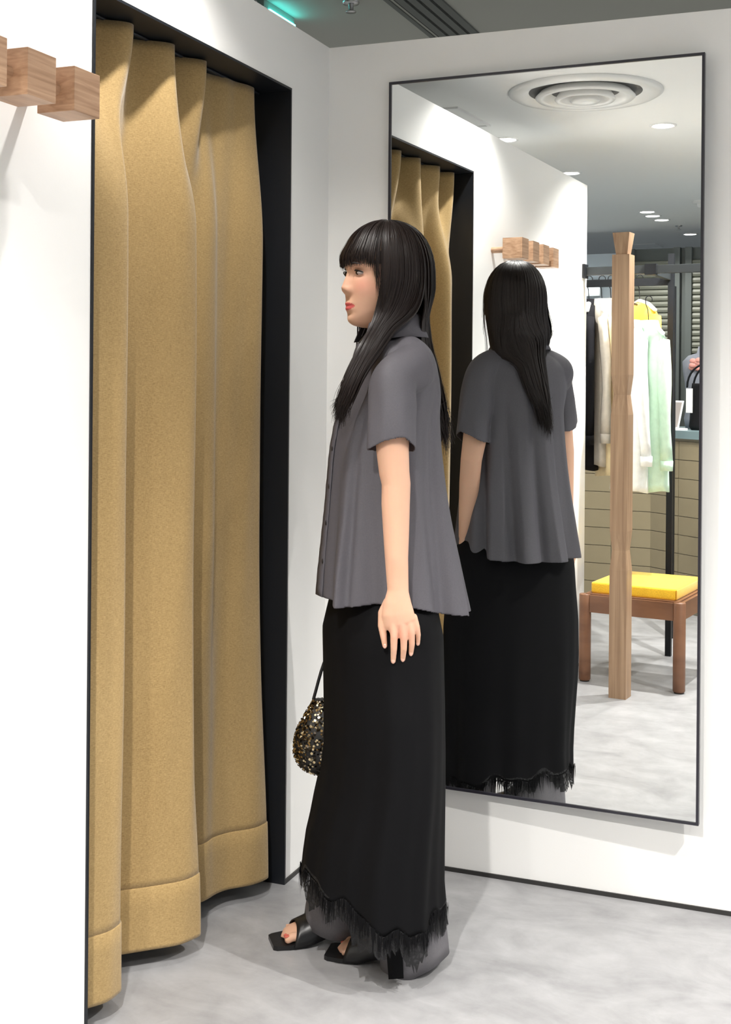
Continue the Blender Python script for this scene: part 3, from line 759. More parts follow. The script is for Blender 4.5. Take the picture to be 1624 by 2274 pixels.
NECK0 = LOC(0.035, -0.030, 1.365)
def TORSO(f, l, z): return LOC(0.030, -0.025, 0) + BF * f + BL * l + UP * z
def ell_loft(bm, levels, n=40):
    """levels: (z, fore-aft centre, half fore-aft, half lateral)"""
    rings = [[bm.verts.new(TORSO(fc + a * math.cos(2 * PI * j / n), b * math.sin(2 * PI * j / n), z)) for j in range(n)] for z, fc, a, b in levels]
    for i in range(len(rings) - 1):
        for j in range(n): bm.faces.new((rings[i][j], rings[i][(j + 1) % n], rings[i + 1][(j + 1) % n], rings[i + 1][j]))
    bm.faces.new(rings[0][::-1]); bm.faces.new(rings[-1])
bm = bmesh.new()
head_mesh(bm)
ell_loft(bm, [(0.80, 0.032, 0.06, 0.11), (0.88, 0.028, 0.075, 0.130), (0.98, 0.015, 0.075, 0.125), (1.06, 0.005, 0.075, 0.120), (1.16, 0.01, 0.082, 0.130), (1.26, 0.01, 0.078, 0.130), (1.33, 0.0, 0.060, 0.120), (1.365, 0.0, 0.050, 0.10), (1.385, 0.0, 0.04, 0.06)])
tube(bm, [LOC(0.030, -0.030, 1.33), LOC(0.022, -0.030, 1.40), LOC(0.010, -0.030, 1.455), LOC(0.006, -0.03, 1.50)], [0.056, 0.050, 0.049, 0.05], 28)
# left arm (room side), hanging straight
LSH, LEL, LWR = PX(884, 838, 0.106), PX(880, 1075, 0.185), PX(884, 1306, 0.190)
tube(bm, [LSH, PX(879, 868, 0.142), PX(872, 930, 0.172), PX(872, 1000, 0.180), PX(876, 1050, 0.184), LEL, PX(879, 1120, 0.186), PX(880, 1180, 0.188), PX(881, 1240, 0.190), PX(883, 1285, 0.190), LWR, PX(884, 1325, 0.190)],
     [0.040, 0.040, 0.037, 0.0345, 0.032, 0.0305, 0.0300, 0.0275, 0.0245, (0.0232, 0.019), (0.0226, 0.018), (0.023, 0.016)], 28, ref=TW)
# palm and fingers of the left hand, back of the hand to the room
HW = 0.192
tube(bm, [PX(884, 1312, HW), PX(883, 1338, HW), PX(884, 1362, HW), PX(888, 1381, HW - 0.002), PX(892, 1391, HW - 0.004)], [(0.0225, 0.016), (0.029, 0.0160), (0.0340, 0.0150), (0.0340, 0.0138), (0.029, 0.011)], 26, ref=TW)
def finger(bm, pts, rad, n=14):
    P = [PX(a, b, w) for a, b, w in pts]
    tube(bm, P, rad, n, ref=TW)
finger(bm, [(864, 1338, HW - 0.008), (851.0, 1362, HW - 0.012), (848.5, 1390, HW - 0.010), (852, 1412, HW - 0.008), (855, 1434, HW - 0.008)], [0.0125, 0.0112, 0.0088, 0.0074, 0.0054])
finger(bm, [(873, 1385, HW + 0.002), (875.5, 1412, HW + 0.003), (875, 1440, HW - 0.002), (873.5, 1468, HW - 0.012)], [0.0092, 0.0082, 0.0072, 0.0056])
finger(bm, [(893, 1383, HW + 0.003), (897, 1412, HW + 0.003), (897, 1440, HW - 0.003), (895, 1464, HW - 0.014)], [0.0090, 0.0080, 0.0070, 0.0054])
finger(bm, [(908, 1378, HW), (914, 1405, HW - 0.001), (915, 1430, HW - 0.008), (913, 1451, HW - 0.018)], [0.0086, 0.0076, 0.0066, 0.0052])
finger(bm, [(919, 1370, HW - 0.006), (926, 1392, HW - 0.008), (929, 1410, HW - 0.014), (928.5, 1428, HW - 0.022)], [0.0078, 0.0066, 0.0058, 0.0046])
# right arm, swung forward on the mirror side with the bag
RSH = TORSO(-0.005, -0.135, 1.295); REL = TORSO(-0.030, -0.190, 1.075); RWR = TORSO(0.040, -0.165, 0.845)
def mixv(a, b, t): return a * (1 - t) + b * t
tube(bm, [RSH, mixv(RSH, REL, 0.35), mixv(RSH, REL, 0.7), REL, mixv(REL, RWR, 0.3), mixv(REL, RWR, 0.65), RWR], [0.045, 0.040, 0.035, 0.031, 0.030, 0.026, 0.0205], 24)
RH = RWR + (RWR - REL).normalized() * 0.07
tube(bm, [RWR, mixv(RWR, RH, 0.5), RH], [(0.021, 0.018), (0.030, 0.017), (0.032, 0.015)], 22)
RD = (RWR - REL).normalized(); RS = BL
for k, (off, ln) in enumerate(((0.026, 0.075), (0.009, 0.082), (-0.009, 0.076), (-0.025, 0.062))):
    b0 = RH + BF * off * 0.6 + RD * 0.0 + UP * (off * 0.5)
    tube(bm, [b0, b0 + RD * ln * 0.4 - BL * 0.004, b0 + RD * ln * 0.6 + BL * 0.022, b0 + RD * ln * 0.35 + BL * 0.036], [0.0088, 0.0082, 0.0074, 0.006], 12)
tube(bm, [RWR + BF * 0.018, RWR + BF * 0.036 + RD * 0.03, RWR + BF * 0.036 + RD * 0.06 + BL * 0.016], [0.011, 0.009, 0.007], 12)
# legs
FOOT_R = (Vector((0.128, -0.572, 0)), math.radians(217)); FOOT_L = (Vector((0.268, -0.566, 0)), math.radians(188))
def foot_pt(ft, along, side, z):                       # along: metres back from the toe tip, side: + = her left
    tip, a = ft; d = Vector((math.cos(a), math.sin(a), 0)); s = Vector((-math.sin(a), math.cos(a), 0))
    return tip - d * along + s * side + UP * z
for sgn, ft in ((1, FOOT_L), (-1, FOOT_R)):
    hip = TORSO(0.035, 0.075 * sgn, 0.82); ank = foot_pt(ft, 0.185, 0, 0.125); knee = mixv(hip, ank, 0.52) + BF * 0.02
    tube(bm, [hip, mixv(hip, knee, 0.5), knee, mixv(knee, ank, 0.35), mixv(knee, ank, 0.75), ank], [0.062, 0.060, 0.050, 0.050, 0.038, 0.033], 24)
    tube(bm, [ank, foot_pt(ft, 0.17, 0, 0.090), foot_pt(ft, 0.12, 0, 0.055), foot_pt(ft, 0.075, 0, 0.033), foot_pt(ft, 0.05, 0, 0.026)], [0.032, 0.033, (0.034, 0.026), (0.038, 0.016), (0.036, 0.011)], 24, ref=UP)
    tube(bm, [ank, foot_pt(ft, 0.215, 0, 0.09)], [0.03, 0.027], 20)
    big = 1 if sgn < 0 else -1
    for k in range(5):
        sd = big * (0.027 - 0.0145 * k); tipa = 0.014 + 0.0045 * k + (0.003 if k == 0 else 0); r = 0.0105 if k == 0 else 0.0072 - 0.0004 * k
        tube(bm, [foot_pt(ft, 0.055, sd, 0.024), foot_pt(ft, 0.035, sd, 0.024), foot_pt(ft, tipa + r, sd, 0.0195)], [r, r, r * 0.9], 12)
me = bpy.data.meshes.new('body_parts'); bmesh.ops.recalc_face_normals(bm, faces=bm.faces); bm.to_mesh(me); bm.free()
me.transform(Matrix.Translation(-PB))
tmp = bpy.data.objects.new('body', me); COL.objects.link(tmp)
rm = tmp.modifiers.new('r', 'REMESH'); rm.mode = 'VOXEL'; rm.voxel_size = 0.0020; rm.use_smooth_shade = True
sm = tmp.modifiers.new('s', 'SMOOTH'); sm.factor = 0.5; sm.iterations = 3
dg = bpy.context.evaluated_depsgraph_get()
me2 = bpy.data.meshes.new_from_object(tmp.evaluated_get(dg)); me2.name = 'body'
bpy.data.objects.remove(tmp, do_unlink=True)
for f in me2.polygons: f.use_smooth = True
# skin tone: rosier cheeks, knuckles and fingertips, rose lips
co = np.zeros(len(me2.vertices) * 3); me2.vertices.foreach_get('co', co); co = co.reshape(-1, 3) + np.array(PB)
d = co - np.array(HEADC); hx, hy, hz = d @ np.array(HF), d @ np.array(HL_), d[:, 2]
skin = np.array(srgb(222, 177, 150)[:3]); rosy = np.array(srgb(222, 148, 130)[:3]); lipc = np.array(srgb(202, 92, 92)[:3])
tone = np.tile(skin, (len(co), 1))
isf = (hx > 0.02) & (np.abs(hz) < 0.15) & (np.abs(hy) < 0.09)
ck = np.zeros(len(co))
for sgn in (-1, 1): ck += np.exp(-((hy - sgn * 0.042) / 0.022) ** 2 - ((hz + 0.030) / 0.020) ** 2)
ck *= isf
hand = PX(893, 1404, HW); dh = np.linalg.norm(co - np.array(hand), axis=1); kn = 0.5 * np.exp(-(dh / 0.022) ** 2)
w_ = np.clip(0.55 * ck + kn, 0, 1)[:, None]; tone = tone * (1 - w_) + rosy * w_
ew = np.zeros(len(co))
for sgn in (-1, 1): ew += 0.45 * np.exp(-((hy - sgn * 0.033) / 0.016) ** 2 - ((hz - 0.006) / 0.006) ** 2)
ew = np.clip(ew * isf, 0, 1)[:, None]; tone = tone * (1 - ew) + np.array(srgb(150, 96, 76)[:3]) * ew
lw = 0.0235
half = np.clip(1 - (hy / lw) ** 2, 0, 1)
lipm = isf & (np.abs(hy) < lw) & (hx > 0.07) & (hz > -0.0745 - 0.0098 * half ** 0.8) & (hz < -0.0735 + 0.0072 * half ** 0.7)
tone[lipm] = lipc
ca = me2.color_attributes.new('tone', 'FLOAT_COLOR', 'POINT')
ca.data.foreach_set('color', np.concatenate([tone, np.ones((len(co), 1))], 1).ravel())
me2.materials.clear(); me2.materials.append(SKIN)
body = put(bpy.data.objects.new('body', me2), person)

# --- eyes, lashes, brows, nails
def pobj(name, bm, m, parent=None, smooth=True):
    for v in bm.verts: v.co = v.co - PB
    return obj(name, bm, m, parent if parent is not None else person, smooth)
for sgn in (-1, 1):
    bm = bmesh.new(); bmesh.ops.create_uvsphere(bm, u_segments=24, v_segments=16, radius=1)
    for v in bm.verts: v.co = HD(0.0735 + v.co.x * 0.0085, sgn * 0.0305 + v.co.y * 0.0135, -0.0015 + v.co.z * 0.0052)
    ey = pobj('eye', bm, M['eyewhite'])
    bm = bmesh.new(); bmesh.ops.create_uvsphere(bm, u_segments=20, v_segments=12, radius=1)
    for v in bm.verts: v.co = HD(0.0785 + v.co.x * 0.0040, sgn * 0.030 + v.co.y * 0.0066, -0.0010 + v.co.z * 0.0056)
    pobj('iris', bm, M['iris'], ey)
    pts = [HD(0.0835 - 0.55 * (t * 0.0150) ** 2 / 0.0150 * 1.2 - 0.0014 * (t + sgn * 0.0), sgn * 0.0305 + t * 0.0150, 0.0040 - 0.0040 * t * t - 0.0015 * t * sgn) for t in np.linspace(-1, 1, 11)]
    pobj('eyelash', tube(bmesh.new(), pts, [0.0006] + [0.0013] * 9 + [0.0006], 8), M['lash'], ey)
    pts = [HD(0.0930 - 0.010 * t * t - 0.002, sgn * (0.030 + t * 0.020), 0.0195 - 0.003 * t * t) for t in np.linspace(-1, 1, 9)]
    pobj('eyebrow', tube(bmesh.new(), pts, [0.001, 0.002, 0.0022, 0.0022, 0.0022, 0.002, 0.0018, 0.0014, 0.0008], 8), M['lash'])
def nail(p, d, nrm, ln, wd, m):
    d = d.normalized(); s = d.cross(nrm).normalized(); n = s.cross(d).normalized()
    bm = bmesh.new(); bmesh.ops.create_uvsphere(bm, u_segments=14, v_segments=8, radius=1)
    for v in bm.verts: v.co = p + d * (v.co.x * ln) + s * (v.co.y * wd) + n * (v.co.z * 0.0016)
    pobj('nail', bm, m)
for a, b, w in ((855.0, 1434, HW - 0.0015), (873.6, 1468, HW - 0.0068), (895, 1464, HW - 0.0093), (913, 1451, HW - 0.0133), (928.5, 1428, HW - 0.0188)):
    nail(PX(a, b + 1, w), Vector((0, 0, -1)) - TW * 0.3, TW, 0.0055, 0.0040, M['nail_pale'])
for sgn, ft in ((1, FOOT_L), (-1, FOOT_R)):
    big = 1 if sgn < 0 else -1
    dd = foot_pt(ft, 0, 0, 0) - foot_pt(ft, 1, 0, 0)
    for k in range(4):
        sd = big * (0.027 - 0.0145 * k); tipa = 0.014 + 0.0045 * k + (0.003 if k == 0 else 0); r = 0.0105 if k == 0 else 0.0072 - 0.0004 * k
        nail(foot_pt(ft, tipa + r * 0.7, sd, 0.0195 + r * 0.80), dd - UP * 0.35, UP, 0.0072 if k == 0 else 0.0045, 0.0065 if k == 0 else 0.0042, M['nail'])

# --- hair: guide paths around the head, a closed under-layer and many fine locks over it
AXF, AXB, BY, CZ = 0.1085, 0.110, 0.088, 0.123
def guide(al, lay, jit=None):
    """al: angle round the head (0 = face, 90 = her left = room side); lay 0..1 = inner to outer"""
    j = jit if jit is not None else np.zeros(6)
    a = (al + 360) % 360; c, s = math.cos(math.radians(a)), math.sin(math.radians(a))
    k = 0.955 + 0.06 * lay
    front = c > 0
    pts = []
    dev = a if a <= 180 else 360 - a                     # 0 face .. 180 back
    end_b = 90.0
    if dev < 52: end_b = 58.0
    zc0 = -0.004
    for b in np.linspace(2, end_b, 11):
        sb, cb = math.sin(math.radians(b)), math.cos(math.radians(b))
        ax = AXF if front else AXB
        # sides are fuller than a plain ellipsoid
        full = sb ** 0.86
        pts.append(HD(-0.010 + k * ax * full * c * (1.0 if front else 1.0), k * BY * full * s, zc0 + k * CZ * cb ** 0.92 + 0.0))
    p0 = pts[-1]
    left = a <= 180
    if dev < 52:                                          # fringe, cut just above the eyes
        zend = 0.0185 + 0.0055 * j[0] - 0.010 * max(0, (dev - 36) / 16)
        if jit is None: zend += 0.013
        x1, y1 = -0.010 + k * 1.015 * AXF * c, k * 1.0 * BY * s
        pts.append(HD(x1 * 0.972, y1 * 0.985, zend + 0.5 * (0.052 - zend))); pts.append(HD(x1 * 0.958, y1 * 0.985, zend))
        return pts
    if dev < 64:                                          # thin face-framing strands
        x1, y1 = -0.010 + k * AXF * c * 1.0, k * BY * s
        zend = -0.040 - 0.060 * (dev - 52) / 12 + 0.02 * j[0]
        for t in (0.35, 0.7, 1.0): pts.append(HD(x1 - 0.004 * t, y1 * (1 + 0.02 * t) - 0.0, zend * t))
        return pts
    if left and dev < 118:                                # lock falling in front of the room-side shoulder
        t = (dev - 64) / 54.0
        q = [PX(838 + 84 * t, 686 + 8 * t, 0.038 + 0.020 * t + 0.010 * lay), PX(826 + 50 * t, 724 + 10 * t, 0.056 + 0.026 * t + 0.010 * lay), PX(802 + 46 * t, 768 + 6 * t, 0.096 + 0.010 * lay),
             PX(771 + 34 * t, 836, 0.116 + 0.010 * lay), PX(752 + 26 * t + 3 * j[1], 888, 0.114 + 0.010 * lay), PX(746 + 16 * t + 6 * j[2], 908 + 26 * (1 - abs(2 * t - 1.2)) + 12 * j[0], 0.108 + 0.006 * lay)]
        return pts + q
    def back(t):
        w0 = 0.046 - 0.071 * t
        return [p0 - UP * 0.030, (p0 - UP * 0.068) * 0.6 + PX(946, 672, w0 * 0.8) * 0.4, PX(938 + 14 * t, 716, w0 * 0.8), PX(938 + 20 * t, 765, w0 * 0.55 - 0.01), PX(950 + 24 * t, 830, w0 * 0.45 - 0.02),
                PX(962 + 26 * t + 4 * j[1], 905, w0 * 0.35 - 0.03), PX(976 + 20 * t + 8 * j[2], 955 + 26 * j[0] + 10 * t, w0 * 0.3 - 0.035)]
    def mirror_side(t):
        hx_ = (p0 - HEADC).dot(HF); hy_ = (p0 - HEADC).dot(HL_)
        return [HD(min(hx_ * 0.7, hx_) - 0.010, hy_ * 1.0, -0.050), HD(min(hx_, 0.02) * 0.6 - 0.022, hy_ * 0.97, -0.105), HD(min(hx_, 0.0) * 0.5 - 0.050, hy_ * 0.85 - 0.010, -0.155), PX(948 - 18 * t, 800, -0.112), PX(962 - 14 * t, 850, -0.098),
                PX(976 - 12 * t, 905, -0.074), PX(985 - 10 * t + 3 * j[2], 945 + 20 * j[0], -0.060)]
    if left: return pts + back((dev - 118) / 62.0)
    t = (150 - dev) / 86.0                                # 0 back .. 1 front on the mirror side
    if dev > 140:
        m_ = (180 - dev) / 40.0
        return pts + [a_ * (1 - m_) + b_ * m_ for a_, b_ in zip(back(1.0), mirror_side(0.0))]
    if t < 0.96: return pts + mirror_side(max(t, 0))
    out = [p0 - UP * 0.06 - HF * 0.006, p0 - UP * 0.12 - HF * 0.010 + HL_ * 0.006, p0 - UP * 0.18 - HF * 0.004 + HL_ * 0.010, p0 - UP * (0.23 + 0.02 * j[0]) + HL_ * 0.008]
    return pts + out
def resample(P, n):
    P = np.array([list(p) for p in P]); seg = np.r_[0, np.cumsum(np.linalg.norm(np.diff(P, axis=0), axis=1))]
    t = np.linspace(0, seg[-1], n)
    m = np.gradient(P, seg, axis=0)
    i = np.clip(np.searchsorted(seg, t) - 1, 0, len(seg) - 2); h = (seg[i + 1] - seg[i])[:, None]; s = ((t - seg[i]) / (seg[i + 1] - seg[i]))[:, None]
    return (2 * s**3 - 3 * s**2 + 1) * P[i] + (s**3 - 2 * s**2 + s) * h * m[i] + (-2 * s**3 + 3 * s**2) * P[i + 1] + (s**3 - s**2) * h * m[i + 1]
HV, HFc = [], []
def add_sheet(angles, n, lay):
    base = len(HV)
    for a in angles: HV.extend(resample(guide(a, lay), n))
    for f in grid_faces(len(angles), n): HFc.append(tuple(base + q for q in f))
NS = 40
for lay in (0.15, 0.5):
    add_sheet(np.arange(-51.5, 51.6, 4.1), 24, lay)
    add_sheet(np.arange(64.5, 117.6, 3.1), NS, lay)
    add_sheet(np.arange(118.5, 291, 4.0), NS, lay)
base = len(HV); capa = np.arange(0, 360, 6.0)
for a in capa:
    g_ = guide(a, -0.1)[:11]; dv = a if a <= 180 else 360 - a
    HV.extend(resample(g_ if dv > 70 or dv < 45 else g_[:10], 12))
for f in grid_faces(len(capa) + 1, 12):
    HFc.append(tuple(base + (q % (len(capa) * 12)) for q in f))
# skull cap closing gaps between the fringe and sides
def ribbon(P, wd, cen):
    n = len(P); T = np.gradient(P, axis=0); T /= np.linalg.norm(T, axis=1)[:, None] + 1e-9
    O = P - cen; O[:, 2] *= 0.3; O /= np.linalg.norm(O, axis=1)[:, None] + 1e-9
    S = np.cross(T, O); S /= np.linalg.norm(S, axis=1)[:, None] + 1e-9
    w = wd * np.clip(np.minimum(1, (1.02 - np.linspace(0, 1, n)) / 0.22), 0.08, 1)[:, None]
    base = len(HV)
    mid = P + O * (0.0006)
    for i in range(n): HV.extend([P[i] - S[i] * w[i], mid[i], P[i] + S[i] * w[i]])
    for i in range(n - 1):
        for q in (0, 1): HFc.append((base + 3 * i + q, base + 3 * i + q + 1, base + 3 * i + q + 4, base + 3 * i + q + 3))
cen0 = np.array(HEADC)
def rand_locks(n, lo, hi, npts, wd, lay=(0.55, 1.15)):
    for _ in range(n):
        a = RNG.uniform(lo, hi); j = RNG.normal(0, 1, 6) * 0.8
        P = resample(guide(a, RNG.uniform(*lay), j), npts)
        P = P + (RNG.normal(0, 0.0012, 3))[None, :] + np.linspace(0, 1, npts)[:, None] ** 2 * RNG.normal(0, 0.0012 if (lo == -52) else 0.004, 3)[None, :]
        ribbon(P, wd * RNG.uniform(0.6, 1.3), cen0)
rand_locks(520, -52, 52, 18, 0.0012); rand_locks(26, 52, 64, 22, 0.0007, (0.7, 1.0)); rand_locks(14, 296, 308, 22, 0.0006)
rand_locks(620, 64, 118, 30, 0.0013); rand_locks(800, 118, 210, 30, 0.0014); rand_locks(560, 210, 290, 30, 0.0014); rand_locks(16, 290, 296, 28, 0.0008)
HVa = np.array(HV) - np.array(PB)
hair = raw('hair', HVa, HFc, M['hair'], person)

# --- shirt
def ring_pts(fc, lc, a, b, z, n, fold):
    out = []
    for j in range(n):
        th = 2 * PI * j / n                              # 0 = front, 90 = her left (room side)
        r = 1 + fold(th)
        out.append(TORSO(fc + a * r * math.cos(th), lc + b * r * math.sin(th), z(th)))
    return out
def bump_(th, c, w): 
    d = (th - math.radians(c) + PI) % (2 * PI) - PI
    return math.exp(-(d / math.radians(w)) ** 2)
def saw(th, c, wl, wr):                                  # a pleat: gentle on one side, sharp on the other
    d = (th - math.radians(c) + PI) % (2 * PI) - PI
    w = math.radians(wl if d < 0 else wr)
    return max(0.0, 1 - abs(d) / w) ** 1.4
SH = [  # z, fore-aft centre, half fore-aft, half lateral
    (1.412, 0.014, 0.052, 0.056), (1.400, 0.014, 0.060, 0.066), (1.388, 0.012, 0.070, 0.098), (1.372, 0.009, 0.078, 0.130), (1.350, 0.005, 0.086, 0.152), (1.32, 0.000, 0.088, 0.155), (1.28, 0.004, 0.098, 0.158),
    (1.22, 0.018, 0.112, 0.156), (1.15, 0.023, 0.121, 0.158), (1.08, 0.022, 0.128, 0.160), (1.0, 0.019, 0.137, 0.165), (0.92, 0.015, 0.148, 0.172), (0.86, 0.012, 0.156, 0.177), (0.80, 0.008, 0.163, 0.182)]
NSH = 220
SHa = np.array(SH)
V = []
NZS = 70
tt = np.linspace(0, 1, NZS)
zz = 1.412 - (1.412 - 0.80) * tt ** 1.25
shF = [cubic(SHa[::-1][:, [0, q]], zz) for q in (1, 2, 3)]
def shirt_fold(th, z):
    g = max(0.0, min(1.0, (1.33 - z) / 0.53))
    f = 0.0
    f += 0.085 * g ** 0.9 * saw(th, 148 - 6 * g, 30, 9)        # long pleat on the near back
    f += 0.095 * g ** 0.9 * saw(th, 176 - 4 * g, 24, 12)
    f += 0.075 * g * saw(th, 205, 22, 14) + 0.06 * g * saw(th, 235, 20, 18)
    f += 0.10 * g ** 1.2 * saw(th, 33, 12, 30)                 # pleat by the button band
    f -= 0.05 * g ** 0.7 * bump_(th, 60, 16)
    f -= 0.05 * g ** 0.6 * bump_(th, 118, 12)
    f += 0.012 * g * math.sin(11 * th + 2.0) + 0.008 * g * math.sin(19 * th + 5 * z)
    f += 0.05 * g * saw(th, 300, 25, 20)
    for c_, w_ in ((42, 4), (128, 5), (161, 4), (190, 4), (219, 5), (250, 5)): f -= 0.055 * g ** 0.8 * bump_(th, c_ - 5 * g, w_)
    return 1.7 * f
for i, z in enumerate(zz):
    t = i / (NZS - 1)
    def zf(th, z=z, t=t):
        s = max(0.0, (t - 0.55) / 0.45)
        return z + s * (0.020 * math.cos(th) ** 1 + 0.018 * bump_(th, 80, 38) - 0.0 + 0.010 * saw(th, 33, 12, 30) * -1)
    V.extend(ring_pts(shF[0][i], 0.0, shF[1][i], shF[2][i], zf, NSH, lambda th, z=z: shirt_fold(th, z)))
SHV = [rel(p) for p in V]
shirt_bm = bmesh.new()
_vs = [shirt_bm.verts.new(p) for p in SHV]
for f in grid_faces(NZS, NSH, True): shirt_bm.faces.new([_vs[q] for q in f])
shirt_bm.faces.new(_vs[:NSH][::-1]); shirt_bm.faces.new(_vs[-NSH:])
# sleeves: short and wide, cut on with the shoulder
def sleeve(path, rad, side):
    k, n = 34, 72
    P = resample(path, k); ts = np.linspace(0, 1, len(rad)); tk = np.linspace(0, 1, k)
    ra = np.interp(tk, ts, [r[0] for r in rad]); rb = np.interp(tk, ts, [r[1] for r in rad])
    T = np.gradient(P, axis=0); V = []
    for i in range(k):
        t = i / (k - 1); d = Vector(T[i]).normalized()
        f = (BF - d * BF.dot(d)).normalized(); o = d.cross(f).normalized()
        for j in range(n):
            th = 2 * PI * j / n; c, s_ = math.cos(th), math.sin(th)
            rr = 1 + t * t * (0.045 * math.sin(3 * th + 1.0) + 0.025 * math.sin(7 * th + 2 * t)) + 0.10 * t * max(0.0, -c) ** 3 + 0.02 * math.sin(4 * th + 9 * t)
            p = Vector(P[i]) + f * (rb[i] * c * rr) + o * (ra[i] * s_ * rr)
            out = (p - Vector(P[i])).dot(BL) * side / max(ra[i], 1e-6)
            p.z += t ** 4 * (0.026 * max(0.0, out) ** 1.5 - 0.004)
            V.append(rel(p))
    vs = [shirt_bm.verts.new(p) for p in V]
    for f in grid_faces(k, n, True): shirt_bm.faces.new([vs[q] for q in f])
    shirt_bm.faces.new(vs[:n][::-1]); shirt_bm.faces.new(vs[-n:])
    SLEEVE_ENDS.append((Vector(P[-1]) - PB, Vector(T[-1]).normalized()))
SLEEVE_ENDS = []
SR = [(0.044, 0.046), (0.050, 0.050), (0.053, 0.050), (0.052, 0.049), (0.048, 0.049), (0.046, 0.049), (0.046, 0.050)]
sleeve([TORSO(-0.002, 0.035, 1.366), TORSO(-0.002, 0.080, 1.354), TORSO(-0.002, 0.122, 1.334), PX(874, 848, 0.146), PX(871, 915, 0.172), PX(870, 955, 0.180), PX(869, 998, 0.184)], SR, 1)
sleeve([TORSO(-0.002, -0.035, 1.366), TORSO(-0.002, -0.080, 1.354), TORSO(-0.002, -0.122, 1.334), TORSO(-0.010, -0.155, 1.275), TORSO(-0.018, -0.174, 1.205), TORSO(-0.024, -0.182, 1.165), TORSO(-0.026, -0.186, 1.130)], SR, -1)
bmesh.ops.recalc_face_normals(shirt_bm, faces=shirt_bm.faces)
_me = bpy.data.meshes.new('t'); shirt_bm.to_mesh(_me); shirt_bm.free()
tmp = bpy.data.objects.new('t', _me); COL.objects.link(tmp)
rm = tmp.modifiers.new('r', 'REMESH'); rm.mode = 'VOXEL'; rm.voxel_size = 0.0030
sm = tmp.modifiers.new('s', 'SMOOTH'); sm.factor = 0.5; sm.iterations = 3
_me2 = bpy.data.meshes.new_from_object(tmp.evaluated_get(bpy.context.evaluated_depsgraph_get()))
bpy.data.objects.remove(tmp, do_unlink=True)
sb = bmesh.new(); sb.from_mesh(_me2)
kill = []
for f in sb.faces:
    c = f.calc_center_median()
    if f.normal.z < -0.72 and c.z < 0.86: kill.append(f); continue
    for e_, d_ in SLEEVE_ENDS:
        if (c - e_).length < 0.075 and f.normal.dot(d_) > 0.72: kill.append(f); break
bmesh.ops.delete(sb, geom=kill, context='FACES')
shirt = obj('shirt', sb, M['shirt'], person, True)
shirt.modifiers.new('thick', 'SOLIDIFY').thickness = 0.0020
# collar: a stand and a turned-down fall
NC = 60
V = []
for (z, f, a, b, dz) in ((1.402, 0.016, 0.062, 0.064, 0.0), (1.436, 0.010, 0.058, 0.060, 0.010), (1.443, 0.008, 0.061, 0.064, 0.011), (1.436, 0.008, 0.068, 0.074, 0.008), (1.399, 0.010, 0.082, 0.098, 0.000)):
    for j in range(NC):
        th = math.radians(24) + (2 * PI - math.radians(48)) * j / (NC - 1)
        V.append(rel(TORSO(f + a * math.cos(th), b * math.sin(th), z - dz * math.cos(th) - (0.012 if z < 1.400 else 0) * max(0, math.cos(th)))))
col_ = raw('collar', V, grid_faces(5, NC), M['shirt'], shirt); col_.modifiers.new('thick', 'SOLIDIFY').thickness = 0.0016
# button band and buttons down the front
def shirt_surface(thd, z):
    i = int(np.argmin(np.abs(zz - z))); th = math.radians(thd); r = 1 + shirt_fold(th, z)
    return TORSO(shF[0][i] + shF[1][i] * r * math.cos(th), shF[2][i] * r * math.sin(th), z)
V = []
zb = np.linspace(1.385, 0.822, 40)
for z in zb:
    for a in (-7, 0, 7): V.append(rel(shirt_surface(a, z) + BF * 0.0018))
raw('button_band', V, grid_faces(40, 3), M['shirt'], shirt).modifiers.new('thick', 'SOLIDIFY').thickness = 0.0012
for z in (1.36, 1.255, 1.15, 1.066, 0.985, 0.90):
    p = shirt_surface(3, z) + BF * 0.003
    bm = bmesh.new(); bmesh.ops.create_uvsphere(bm, u_segments=16, v_segments=10, radius=1)
    for v in bm.verts: v.co = p + BF * (v.co.x * 0.0022) + BL * (v.co.y * 0.0055) + UP * (v.co.z * 0.0055)
    pobj('button', bm, M['button'], shirt)
# --- black overskirt with ragged lace edge, grey wide trousers below
SK = [  # v (picture row), left px, right px
    (1300, 740, 960), (1400, 715, 979), (1550, 716, 980), (1650, 716, 980), (1720, 709, 979), (1800, 692, 977), (1880, 678, 975), (1940, 672, 974), (2000, 668, 978), (2060, 664, 985)]
NK = 200
V = []
rows = np.linspace(1300, 1992, 64)
ska = np.array(SK, float)
LATERAL = [(1300, 0.160), (1345, 0.200), (1370, 0.208), (1450, 0.214), (1550, 0.224), (1700, 0.226), (1900, 0.224), (2060, 0.222)]
def skirt_ring(v, grow=0.0, zfun=None):
    l, r = np.interp(v, ska[:, 0], ska[:, 1]), np.interp(v, ska[:, 0], ska[:, 2])
    pl, pr = PX(l, v, -0.03), PX(r, v, -0.03); c = (pl + pr) / 2; hu = (pr - pl).length / 2
    b = np.interp(v, [q[0] for q in LATERAL], [q[1] for q in LATERAL])
    ku, kw = abs(BF.dot(RT)), abs(BL.dot(RT))
    a = math.sqrt(max(0.0025, hu * hu - (kw * b) ** 2)) / ku
    g = max(0, min(1, (v - 1300) / 700))
    out = []
    for j in range(NK):
        th = 2 * PI * j / NK
        f = 1 + grow + g * (0.030 * math.sin(5 * th + 0.6) + 0.022 * math.sin(9 * th + 2 + g) + 0.012 * math.sin(17 * th)) 
        p = c + BF * (a * f * math.cos(th)) + BL * (b * f * math.sin(th))
        out.append(p)
    return out
hem_drop = lambda th: 0.075 * max(0.0, math.cos(th - math.radians(8))) ** 1.3 + 0.020 * max(0.0, math.cos(th - PI)) + 0.009 * math.sin(9 * th) + 0.006 * math.sin(17 * th + 1)
